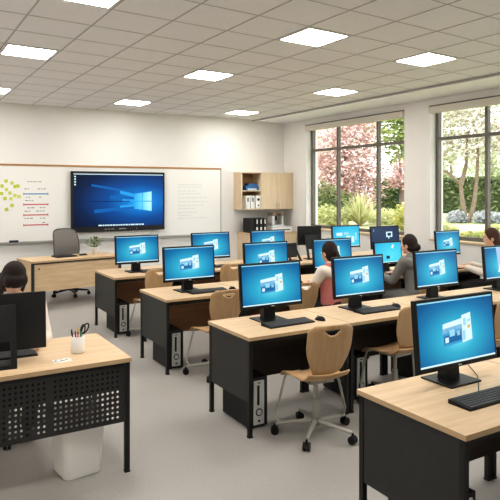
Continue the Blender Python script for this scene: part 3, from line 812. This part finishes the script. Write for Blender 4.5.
# pencil cup
t = thing('pencil_cup', 'white round pencil cup on the desk at the left', 'cup', (1.075, 4.02, .74))
cpm = MB(M_white); cpm.smooth = True
cpm.lathe([(.042, 0), (.0435, .004), (.0435, .108), (.0405, .108), (.0405, .006), (0, .006)], n=32); cpm.build('cup', t)
def pen(name, rgb, lab, dx, dy, tx, ty, L, cat):
    m1 = mat('pen_'+name, rgb, .4)
    p0 = Vector((dx, dy, .008)); d = Vector((tx, ty, 1)).normalized()
    t_ = thing(name.split('-')[0], lab, cat, (1.075, 4.02, .74))
    MB(m1).cyl(p0, p0+d*L, .0054, n=8).build('barrel', t_)
    MB(M_blk if cat == 'pen' else M_oak_y).cyl(p0+d*L, p0+d*(L+.014), .0052, .0015, n=8).build('tip', t_)
pen('pen-a', (38, 38, 40), 'black pen leaning left in the white pencil cup', -.020, .006, -.13, .0, .135, 'pen')
pen('pen-b', (196, 62, 70), 'red pen in the white pencil cup', -.012, -.012, -.06, -.04, .125, 'pen')
pen('pencil-c', (226, 176, 92), 'yellow pencil in the white pencil cup', .003, .010, .02, .02, .145, 'pencil')
pen('pen-d', (74, 150, 96), 'green pen in the white pencil cup', .012, -.010, .05, -.03, .13, 'pen')
pen('pen-e', (206, 128, 150), 'pink pen in the white pencil cup', -.002, -.018, -.02, -.05, .12, 'pen')
t_ = thing('scissors', 'scissors with black loop handles standing in the white pencil cup', 'scissors', (1.075, 4.02, .74))
MB(M_alu).prism([(.012, .010), (.018, .010), (.030, .118), (.018, .118)], 'y', .006, .008).build('blade', t_)
MB(M_alu).prism([(.014, .010), (.020, .010), (.036, .118), (.024, .118)], 'y', .0085, .0105).build('blade', t_)
def loop(cx, cz, a, b, tilt, y):
    return [(cx+a*math.cos(k*PI/8)*math.cos(tilt)-b*math.sin(k*PI/8)*math.sin(tilt), y, cz+a*math.cos(k*PI/8)*math.sin(tilt)+b*math.sin(k*PI/8)*math.cos(tilt)) for k in range(17)]
MB(M_blk).tube(loop(.052, .150, .018, .036, -.55, .007), .0048, 8).build('handle', t_)
MB(M_blk).tube(loop(.038, .146, .014, .030, -.15, .0096), .0045, 8).build('handle', t_)
# card on the desk
t = thing('paper_card', 'small white card with black scribbles lying on the left desk', 'card', (.935, 3.865, .74), .1)
MB(M_paper).box(-.055, .055, -.035, .035, .0003, .0016).build('sheet', t)
s = MB(M_blk)
for a, b, c_, d in ((-.045, -.036, -.02, .012), (-.036, -.01, -.02, -.012), (-.005, .004, -.015, .02), (.004, .014, -.015, -.005), (.016, .04, .0, .008), (.03, .045, .012, .018), (-.04, -.02, .018, .024)): s.box(a, b, c_, d, .0016, .002)
s.build('scribble', t)
# waste bin
t = thing('waste_bin', 'white square waste bin under the perforated desk', 'bin', (1.045, 3.925, 0), .12)
wb = bmesh.new()
def rr(hw, z, r=.035):
    pts = []
    for cx, cy, a0 in ((1, 1, 0), (-1, 1, PI/2), (-1, -1, PI), (1, -1, 3*PI/2)):
        for k in range(5): a = a0+k*PI/8; pts.append(wb.verts.new((cx*(hw-r)+r*math.cos(a), cy*(hw-r)+r*math.sin(a), z)))
    return pts
rings = [rr(.116, 0), rr(.119, .006), rr(.146, .39), rr(.154, .392), rr(.154, .405), rr(.142, .405), rr(.114, .012)]
for a, b in zip(rings, rings[1:]):
    for k in range(20): wb.faces.new((a[k], a[(k+1) % 20], b[(k+1) % 20], b[k]))
wb.faces.new(rings[0]); wb.faces.new(rings[-1])
m_ = MB(M_white); m_.merge(wb); m_.build('bin_body', t)
# chair of the seated person at left
dup(ch, (.765, 4.79, 0), PI-.08, 'plywood swivel chair under the person behind the perforated desk')

# ------------------------------------------------------------------ people
def evaluated(o_):
    dg = bpy.context.evaluated_depsgraph_get(); dg.update()
    return bpy.data.meshes.new_from_object(o_.evaluated_get(dg))
def skin_bm(chains, sub=2):
    """tapered limbs: each pair of neighbouring joints is wrapped in one rounded hull"""
    B = bmesh.new()
    for chn in chains:
        for (p, r), (q, s_) in zip(chn, chn[1:]):
            p = Vector(p); q = Vector(q); w_ = (q-p)
            if w_.length < 1e-5: continue
            w_.normalize(); X = Vector((1, 0, 0)) if abs(w_.x) < .9 else Vector((0, 1, 0))
            u = (X-w_*X.dot(w_)).normalized(); v = w_.cross(u)
            t_ = bmesh.new()
            for c_, rr_ in ((p, r), (q, s_)):
                ra, rb = rr_ if isinstance(rr_, tuple) else (rr_, rr_)
                rc = min(ra, rb)
                for i in range(1, 8):
                    ph_ = PI*i/8
                    for k in range(16):
                        th_ = 2*PI*k/16
                        t_.verts.new(c_+u*ra*math.sin(ph_)*math.cos(th_)+v*rb*math.sin(ph_)*math.sin(th_)+w_*rc*math.cos(ph_))
                t_.verts.new(c_+w_*rc); t_.verts.new(c_-w_*rc)
            h_ = bmesh.ops.convex_hull(t_, input=list(t_.verts))
            dead = [g_ for g_ in set(h_['geom_interior']+h_['geom_unused']) if isinstance(g_, bmesh.types.BMVert)]
            bmesh.ops.delete(t_, geom=dead, context='VERTS')
            bmesh.ops.recalc_face_normals(t_, faces=list(t_.faces))
            m_ = bpy.data.meshes.new('t'); t_.to_mesh(m_); t_.free(); B.from_mesh(m_); bpy.data.meshes.remove(m_)
    return B
def remeshed(bm_list, name, voxel, material, parent, smooth_iter=4):
    me = bpy.data.meshes.new(name); B = bmesh.new()
    for b_ in bm_list:
        t_ = bpy.data.meshes.new('t'); b_.to_mesh(t_); B.from_mesh(t_); bpy.data.meshes.remove(t_); b_.free()
    B.to_mesh(me); B.free()
    o_ = bpy.data.objects.new('tmp', me); COL.objects.link(o_)
    r_ = o_.modifiers.new('r', 'REMESH'); r_.mode = 'VOXEL'; r_.voxel_size = voxel; r_.use_smooth_shade = True
    s_ = o_.modifiers.new('s', 'SMOOTH'); s_.iterations = smooth_iter; s_.factor = .5
    m2 = evaluated(o_); bpy.data.objects.remove(o_); bpy.data.meshes.remove(me)
    m2.name = name; m2.materials.clear(); m2.materials.append(material)
    for p in m2.polygons: p.material_index = 0; p.use_smooth = True
    ob = bpy.data.objects.new(name, m2); COL.objects.link(ob); ob.parent = parent
    return ob
def ell(c_, r_, M=None):
    t_ = bmesh.new(); bmesh.ops.create_uvsphere(t_, u_segments=24, v_segments=16, radius=1)
    K = Matrix.Translation(c_) @ (M.to_4x4() if M else Matrix()) @ Matrix.Diagonal((*r_, 1))
    bmesh.ops.transform(t_, matrix=K, verts=t_.verts); return t_
def person(label, loc, rz, hands, top, bottom, hair, hairstyle, vest=None, headturn=0.0, nod=0.0, lean=0.0, elbow_out=.05, tuck=0.0, size=1.0):
    t = thing('person', label, 'person', loc, rz)
    L = lean; t.scale = (size, size, size)
    pel = (0, 0, .56); sp = (0, .02+L*.3, .74); chs = (0, .03+L*.7, .92); nk = (0, .02+L, 1.035)
    hc = Vector((0, .055+L*1.2, 1.19))
    Rh = Matrix.Translation(hc) @ Matrix.Rotation(headturn, 4, 'Z') @ Matrix.Rotation(-nod, 4, 'X') @ Matrix.Translation(-hc)
    def torso(e): return [(pel, (.135+e, .10+e)), (sp, (.115+e, .09+e)), (chs, (.135+e, .095+e)), ((0, .02+L*.9, 1.0), (.10+e, .07+e))]
    chains = [torso(0) + [(nk, .052), ((0, .04+L*1.1, 1.10), .048), (tuple(Rh @ Vector((0, .05+L*1.2, 1.16))), .055)]]
    arms_c, arms_f = [], []
    fing = []
    for sg, hp in ((-1, hands[0]), (1, hands[1])):
        sh = Vector((sg*.165, .02+L*.9, .985)); h = Vector(hp)
        mid = (sh+h)/2; d = (h-sh)
        Lu = .285; half = d.length/2; off = math.sqrt(max(.0016, Lu*Lu-half*half))
        dn = Vector((sg*elbow_out*8, -.35, -1)); dn -= d*(dn.dot(d)/d.dot(d)); dn.normalize()
        el = mid+dn*off
        def arm(e, frac=1.0):
            w_ = el.lerp(h, frac)
            return [(chs, (.135, .095)), (tuple(sh), .056+e), (tuple(sh.lerp(el, .5)), .046+e), (tuple(el), .040+e), (tuple(el.lerp(h, .45*frac)), .037+e), (tuple(w_), .026+e)]
        arms_c.append([(chs, (.147, .107))] + arm(.013, .97)[1:])
        fd = (h-el).normalized(); fd = Vector((fd.x, fd.y, min(fd.z, .05)-.15)).normalized()
        side = fd.cross(Vector((0, 0, 1))).normalized()     # right of the hand
        pa = h+fd*.045
        arms_f.append(arm(0) + [(tuple(pa), (.034, .020)), (tuple(h+fd*.085), (.034, .016))])
        for k, (o2, l_) in enumerate(((-.030, .062), (-.010, .072), (.010, .068), (.029, .052))):
            b0 = h+fd*.080+side*o2; b1 = b0+fd*l_*.5+Vector((0, 0, .006)); b2 = b1+fd*l_*.42+Vector((0, 0, -.016))
            fing.append([(tuple(b0), .0095), (tuple(b1), .0088), (tuple(b2), .0075)])
        ts = -sg
        b0 = h+fd*.030+side*ts*.022; b1 = b0+fd*.03+side*ts*.028; b2 = b1+fd*.03+side*ts*.006
        fing.append([(tuple(b0), .011), (tuple(b1), .010), (tuple(b2), .008)])
    legs_c, legs_f = [], []
    for sg in (-1, 1):
        hip = (sg*.085, .03, .535); kn = (sg*.10, .43, .525); an = (sg*.10, .40-tuck, .10)
        def leg(e): return [(pel, (.135+e, .10+e)), (hip, .078+e), ((sg*.095, .24, .535), .069+e), (kn, .056+e), ((sg*.10, .425-tuck*.4, .34), .051+e), (an, .036+e)]
        legs_c.append(leg(.012)[:-1] + [((sg*.10, .402-tuck, .095), .052)])
        legs_f.append(leg(0) + [((sg*.10, .44-tuck, .05), .036), ((sg*.10, .52-tuck, .036), .030)])
    main = skin_bm(chains+arms_f+legs_f)
    parts = [main]
    hd = ell(hc, (.074, .092, .112)); fc = ell(hc+Vector((0, .028, -.045)), (.060, .068, .070)); ns = ell(hc+Vector((0, .098, -.022)), (.011, .016, .020))
    e1 = ell(hc+Vector((.075, .0, -.015)), (.010, .022, .032)); e2 = ell(hc+Vector((-.075, .0, -.015)), (.010, .022, .032)); chn = ell(hc+Vector((0, .062, -.095)), (.026, .024, .022))
    for b_ in (hd, fc, ns, e1, e2, chn): bmesh.ops.transform(b_, matrix=Rh, verts=b_.verts); parts.append(b_)
    for f_ in fing: parts.append(skin_bm([f_], 1))
    body = remeshed(parts, 'body', .0065, M_skin, t, 5)
    # face details
    for sg in (-1, 1):
        ey = MB(M_white, M_blk); ey.smooth = True
        ey.ball(Rh @ (hc+Vector((sg*.030, .084, .002))), (.012, .008, .007)).use(1).ball(Rh @ (hc+Vector((sg*.030, .0905, .002))), .0048)
        ey.build('eye', t)
        MB(hair).tube([Rh @ (hc+Vector((sg*.016, .093, .020))), Rh @ (hc+Vector((sg*.032, .090, .025))), Rh @ (hc+Vector((sg*.046, .080, .020)))], .0032, 6).build('eyebrow', t)
    lp = MB(mat('lips', (178, 98, 92), .5)); lp.smooth = True
    lp.ball(Rh @ (hc+Vector((0, .092, -.062))), (.021, .008, .0065)); lp.build('lips', t)
    # hair
    hp = [ell(hc+Vector((0, -.016, .016)), (.086, .098, .116)), ell(hc+Vector((0, -.035, -.02)), (.080, .075, .10))]
    if hairstyle == 'ponytail':
        hp += [ell(hc+Vector((0, -.108, -.02)), (.034, .030, .034)), ell(hc+Vector((0, -.128, -.09)), (.032, .026, .075)), ell(hc+Vector((0, -.118, -.16)), (.024, .020, .06))]
    elif hairstyle == 'bun':
        hp += [ell(hc+Vector((0, -.105, -.045)), (.048, .042, .046)), ell(hc+Vector((0, -.075, -.05)), (.062, .05, .06))]
    elif hairstyle == 'long':
        hp += [ell(hc+Vector((0, -.07, -.12)), (.090, .05, .16)), ell(hc+Vector((.072, .0, -.10)), (.026, .055, .15)), ell(hc+Vector((-.072, .0, -.10)), (.026, .055, .15)), ell(hc+Vector((0, .06, .06)), (.066, .045, .040)), ell(hc+Vector((0, .078, .035)), (.058, .026, .045)), ell(hc+Vector((.05, .045, .03)), (.034, .05, .06)), ell(hc+Vector((-.05, .045, .03)), (.034, .05, .06))]
    elif hairstyle == 'half':
        hp += [ell(hc+Vector((0, -.085, -.10)), (.066, .042, .11)), ell(hc+Vector((.05, -.05, -.08)), (.034, .05, .09)), ell(hc+Vector((-.05, -.05, -.08)), (.034, .05, .09))]
    for b_ in hp: bmesh.ops.transform(b_, matrix=Rh, verts=b_.verts)
    remeshed(hp, 'hair', .007, hair, t, 5)
    # clothes
    tors = [(pel, (.15, .116)), (sp, (.131, .108)), (chs, (.151, .112)), ((0, .02+L*.9, 1.0), (.115, .084)), ((0, .02+L, 1.045), (.062, .062))]
    remeshed([skin_bm([tors]+arms_c)], 'sweater', .009, top, t, 6)
    if vest:
        v_ = [(pel, (.158, .124)), (sp, (.141, .118)), (chs, (.162, .122)), ((0, .02+L*.9, 1.0), (.118, .09))]
        remeshed([skin_bm([v_])], 'vest', .010, vest, t, 6)
    wst = [((0, 0, .60), (.155, .12)), (pel, (.160, .125))]
    remeshed([skin_bm([wst]+[[(pel, (.160, .125))]+l_[1:] for l_ in legs_c])], 'trousers', .010, bottom, t, 6)
    for sg in (-1, 1):
        sh_ = MB(M_shoe); sh_.smooth = True
        sh_.ball((sg*.10, .46-tuck, .042), (.046, .105, .042)).ball((sg*.10, .405-tuck, .075), (.046, .05, .06)); sh_.build('shoe', t)
    return t
person('person in a pink vest over cream sleeves, dark ponytail, working at a third row desk', (4.165, 5.17, 0), .24, ((-.17, .42, .795), (.13, .42, .795)), M_cream, M_dkt, M_hair1, 'ponytail', vest=M_pink, headturn=-.05, nod=.15, size=.955)
person('person in a grey sweater with dark hair in a bun, typing beside the window pier', (5.43, 5.15, 0), .12, ((-.13, .47, .79), (.14, .45, .79)), M_greyk, M_greyt, M_hair1, 'bun', headturn=.25, nod=.12, lean=.05, size=.975)
person('person in a cream sweater with brown hair by the right window', (6.93, 5.14, 0), .62, ((-.20, .38, .80), (.10, .33, .81)), M_cream, M_dkt, M_hair2, 'half', headturn=.20, nod=.22, lean=.02)
person('person with long dark brown hair behind the turned monitor at the left edge', (.79, 4.76, 0), PI-.08, ((-.12, .47, .79), (.16, .44, .79)), M_cream, M_dkt, M_hair1, 'long', headturn=.15, nod=.85, lean=.04, elbow_out=.055, tuck=.30, size=.99)

# ------------------------------------------------------------------ garden outside
GZ = 0.90
gm_ = mat('lawn', (190, 184, 146), .95, scale=.5, rgb2=(158, 160, 112))
structure(MB(gm_).box(XO+.02, 75, -30, 75, GZ-.3, GZ).build('ground'))
G = {n: [leafmat('%s_%d' % (n, i), c_) for i, c_ in enumerate(cs)] for n, cs in {
    'pink': [(226, 198, 196), (206, 172, 168), (172, 142, 130), (236, 216, 212)],
    'white': [(244, 241, 236), (232, 227, 218), (206, 196, 180), (176, 176, 150), (160, 148, 132)],
    'green': [(162, 172, 112), (138, 150, 90), (186, 192, 134)],
    'dark': [(108, 122, 78), (90, 104, 68), (132, 144, 96)],
    'pale': [(206, 212, 182), (190, 200, 160), (222, 224, 204)],  # far trees: distance haze is put into the leaf colours
    'lav': [(176, 178, 182), (150, 156, 158), (198, 198, 200)],
    'yellow': [(222, 204, 116), (228, 220, 160), (164, 174, 106), (196, 200, 132)],
    'lime': [(198, 198, 146), (172, 176, 112), (212, 208, 168)]}.items()}
M_bark = mat('bark', (126, 110, 94), .9, var=.2, scale=20)
def leaves(mb, nm, c_, r_, n, size, shell=.45):
    for _ in range(n):
        d = Vector((random.gauss(0, 1), random.gauss(0, 1), random.gauss(0, 1))).normalized() * (random.random()**shell)
        p = Vector(c_)+Vector((d.x*r_[0], d.y*r_[1], d.z*r_[2]))
        if p.z < GZ+.03: p.z = GZ+.03+random.random()*.1
        a = Vector((random.gauss(0, 1), random.gauss(0, 1), random.gauss(0, 1))).normalized(); b_ = a.orthogonal().normalized()
        s_ = size*random.uniform(.6, 1.3)
        mb.use(random.randrange(len(mb.mats)))
        mb.quad([p-a*s_, p-b_*s_*.55, p+a*s_, p+b_*s_*.55])
def at(px, d, z=GZ):
    k_ = (px-250)/600
    return Vector((d*(FX+k_*RX), d*(FY+k_*RY), z))
def tree(name, label, px, d, blobs, nm, n, size, trunk=True, group=None, cat='tree', forks=None):
    p = at(px, d)
    t = thing(name, label, cat, p, 0, group)
    mb = MB(*G[nm])
    tot = sum(b_[3]*b_[4]*b_[5] for b_ in blobs)
    for (x, y, z, rx, ry, rz) in blobs: leaves(mb, nm, (x, y, z), (rx, ry, rz), int(n*rx*ry*rz/tot), size)
    # put leaf z relative to the ground
    fo = mb.build('foliage', t)
    if trunk:
        for k, pts in enumerate(forks or [[(0, 0, 0), (.05, 0, 1.0), (-.05, .05, 2.2)]]):
            nseg = len(pts)
            MB(M_bark).tube(pts, [.075-.05*i/(nseg-1) for i in range(nseg)] if forks else [.10-.06*i/(nseg-1) for i in range(nseg)], 8).build('trunk', t)
    return t
_gz = GZ; GZ = 0.0     # foliage below is relative to its own base
right = Vector((RX, RY, 0)); fwd = Vector((FX, FY, 0))
def R3(a, f_, z): v = right*a+fwd*f_; return (v.x, v.y, z)
def tblob(a, f_, z, rx, rz): return (*R3(a, f_, z-.5), rx, rx, rz)
def blob(a, f_, z, rx, rz): return (*R3(a, f_, z), rx, rx, rz)
GZ = _gz
def at0(px, d): return at(px, d, _gz)
_leaves = leaves
def leaves(mb, nm, c_, r_, n, size, shell=.45):
    global GZ
    k_ = GZ; GZ = 0.0; _leaves(mb, nm, c_, r_, n, size, shell); GZ = k_
tree('blossom_tree', 'pink blossoming tree outside the left window', 345, 20, [tblob(0, 0, 2.6, 1.25, 1.6), tblob(-.7, .2, 2.2, .8, 1.2), tblob(.6, 0, 1.9, .9, 1.2), tblob(.2, 0, 3.6, 1.0, 1.0), tblob(-.1, .3, 1.2, 1.2, .9)], 'pink', 13000, .065)
tree('blossom_tree', 'white blossoming tree with forked trunk outside the right window', 466, 17, [tblob(0, 0, 3.2, 1.7, 1.0), tblob(-.6, .2, 2.7, .9, .7), tblob(1.0, .2, 2.8, 1.2, .8), tblob(.3, 0, 4.2, 1.5, .9)], 'white', 9000, .06, forks=[[(0, 0, 0), R3(-.10, 0, .6), R3(-.16, 0, 1.1), R3(-.5, 0, 1.4), R3(-.9, 0, 1.6)], [R3(.08, 0, 0), R3(.22, 0, .5), R3(.30, 0, 1.2), R3(.34, 0, 2.0), R3(.25, 0, 2.8)], [R3(-.15, 0, 1.05), R3(.0, 0, 1.6), R3(.05, 0, 2.6)]])
tree('green_tree', 'tall green tree behind the pink tree', 398, 27, [tblob(0, 0, 4.6, 2.0, 1.6), tblob(-1.3, .5, 5.4, 1.6, 1.2), tblob(.8, 0, 3.2, 1.4, 1.1)], 'green', 5000, .13)
tree('green_tree', 'green tree top outside the right window behind the white blossom', 452, 26, [tblob(0, 0, 4.9, 1.6, 1.2), tblob(1.0, .3, 5.6, 1.3, 1.0)], 'green', 3500, .12)
tree('green_tree', 'pale distant tree between the two windows', 430, 40, [tblob(0, 0, 4, 2.0, 3.2)], 'pale', 2500, .22)
tree('green_tree', 'pale distant tree far behind the pink tree', 322, 46, [tblob(0, 0, 4, 3.2, 3.6)], 'pale', 2500, .22)
tree('green_tree', 'pale distant tree outside the right window beyond the hedge', 496, 44, [tblob(0, 0, 3.6, 2.5, 2.8)], 'pale', 2500, .22)
tree('flowering_shrub', 'pale pink shrub right of the pink tree', 401, 21, [tblob(0, 0, 1.9, .55, .55)], 'pink', 900, .07, cat='shrub')
# hedges
def hedge(label, px0, px1, d, h, nm, n):
    a, b_ = at(px0, d), at(px1, d)
    t = thing('hedge', label, 'hedge', a)
    L = b_-a; mb = MB(*G[nm]); nrm = L.normalized().cross(Vector((0, 0, 1)))
    for _ in range(n):
        p = L*random.random()+nrm*random.uniform(-.4, .4)+Vector((0, 0, random.random()**.8*h+random.uniform(0, .08)))
        v = Vector((random.gauss(0, 1), random.gauss(0, 1), random.gauss(0, 1))).normalized(); w_ = v.orthogonal().normalized(); s_ = .10*random.uniform(.6, 1.3)
        mb.use(random.randrange(3)).quad([p-v*s_, p-w_*s_*.6, p+v*s_, p+w_*s_*.6])
    mb.build('foliage', t)
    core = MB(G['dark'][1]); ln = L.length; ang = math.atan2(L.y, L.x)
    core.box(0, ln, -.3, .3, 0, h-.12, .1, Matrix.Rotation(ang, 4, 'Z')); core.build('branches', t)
hedge('clipped dark green hedge outside the right window', 428, 540, 24, 1.40, 'dark', 6000)
hedge('dark green hedge seen beside the pier in the left window', 374, 424, 26, 1.40, 'dark', 3000)
def bush(label, px, d, blobs, nm, n, size, nme='shrub', grp=None):
    return tree(nme, label, px, d, blobs, nm, n, size, trunk=False, group=grp, cat='shrub')
bush('dark green shrub low at the left of the left window', 325, 18, [blob(0, 0, .5, .6, .7), blob(.6, .1, .4, .5, .5)], 'dark', 1600, .07)
bush('rounded grey lavender shrub under the forked tree', 457, 16.8, [blob(0, 0, .12, .30, .24)], 'lav', 1300, .045, 'lavender_shrub', 'lavender shrubs')
bush('wide grey lavender shrub right of the forked tree', 486, 16.6, [blob(0, 0, .12, .38, .26), blob(.42, 0, .1, .3, .22)], 'lav', 2000, .045, 'lavender_shrub', 'lavender shrubs')
bush('yellow flowering plant by the pier in the left window', 402, 13.5, [blob(0, 0, .25, .22, .40)], 'yellow', 700, .04, 'flowering_plant', 'yellow flowering plants')
bush('yellow flowering plant low outside the right window', 474, 11.0, [blob(0, 0, .02, .28, .17), blob(.3, .1, .02, .2, .13)], 'yellow', 1100, .035, 'flowering_plant', 'yellow flowering plants')
bush('lime green low shrub before the pink tree', 330, 15.5, [blob(0, 0, .2, .55, .36)], 'lime', 1100, .05)
bush('lime green low shrub right of the spiky grass', 385, 16, [blob(0, 0, .15, .5, .30)], 'lime', 1000, .05)
bush('lime green low shrub left in the right window', 447, 13.0, [blob(0, 0, .03, .28, .14)], 'lime', 800, .045)
bush('lime green low shrub at the far right outside', 498, 12.6, [blob(0, 0, .03, .3, .18)], 'lime', 900, .045)
# spiky grass
p = at(360, 15.5); t = thing('spiky_grass', 'pale green spiky ornamental grass clump outside the left window', 'plant', p)
mb = MB(*G['lime'])
for _ in range(260):
    a = random.uniform(0, 2*PI); el = random.uniform(.45, 1.5); L_ = random.uniform(.55, 1.0)
    d = Vector((math.cos(a)*math.cos(el), math.sin(a)*math.cos(el), math.sin(el))); sd = d.cross(Vector((0, 0, 1))).normalized()*.014
    p1 = d*L_*.6; p2 = d*L_-Vector((0, 0, .12*math.cos(el)))
    mb.use(random.randrange(3)).quad([-sd, sd, p1+sd, p1-sd]).quad([p1-sd, p1+sd, p2+sd*.1, p2-sd*.1])
mb.build('blade_tuft', t)
# pale garden path
pa, pb = at(428, 14.4), at(560, 14.4)
L = pb-pa; ob = MB(mat('gravel', (226, 218, 204), .95, var=.04, scale=6)).box(0, L.length, -1.0, 1.0, 0, .02).build('trim_3', None, (pa.x, pa.y, GZ), (0, 0, math.atan2(L.y, L.x)))
structure(ob)

# ------------------------------------------------------------------ light, sky, camera
w = bpy.data.worlds.new('sky'); SC.world = w; w.use_nodes = True
bg = w.node_tree.nodes['Background']
bg.inputs['Color'].default_value = (0.93, 0.96, 1.0, 1); bg.inputs['Strength'].default_value = 3.1
sl = bpy.data.lights.new('sun', 'SUN'); sl.energy = 2.7; sl.angle = math.radians(6); sl.color = (1, .95, .86)
so = bpy.data.objects.new('sun', sl); COL.objects.link(so); so.location = (-5, 0, 12)
so.rotation_euler = Vector((.62, .35, -.72)).to_track_quat('-Z', 'Y').to_euler()
cam = bpy.data.cameras.new('camera'); co = bpy.data.objects.new('camera', cam); COL.objects.link(co)
cam.sensor_width = 36; cam.lens = 600/500*36; cam.shift_y = -60/500; cam.clip_start = .05; cam.clip_end = 300
co.location = (0, 0, 1.82); co.rotation_euler = (PI/2, 0, -th0)
SC.camera = co
SC.view_settings.view_transform = 'Standard'; SC.view_settings.look = 'None'; SC.view_settings.exposure = 0.06
try: SC.view_settings.look = 'Medium High Contrast'
except TypeError: pass
SC.cycles.use_denoising = True; SC.cycles.max_bounces = 8; SC.cycles.diffuse_bounces = 5; SC.cycles.transparent_max_bounces = 12
SC.cycles.sample_clamp_indirect = 6
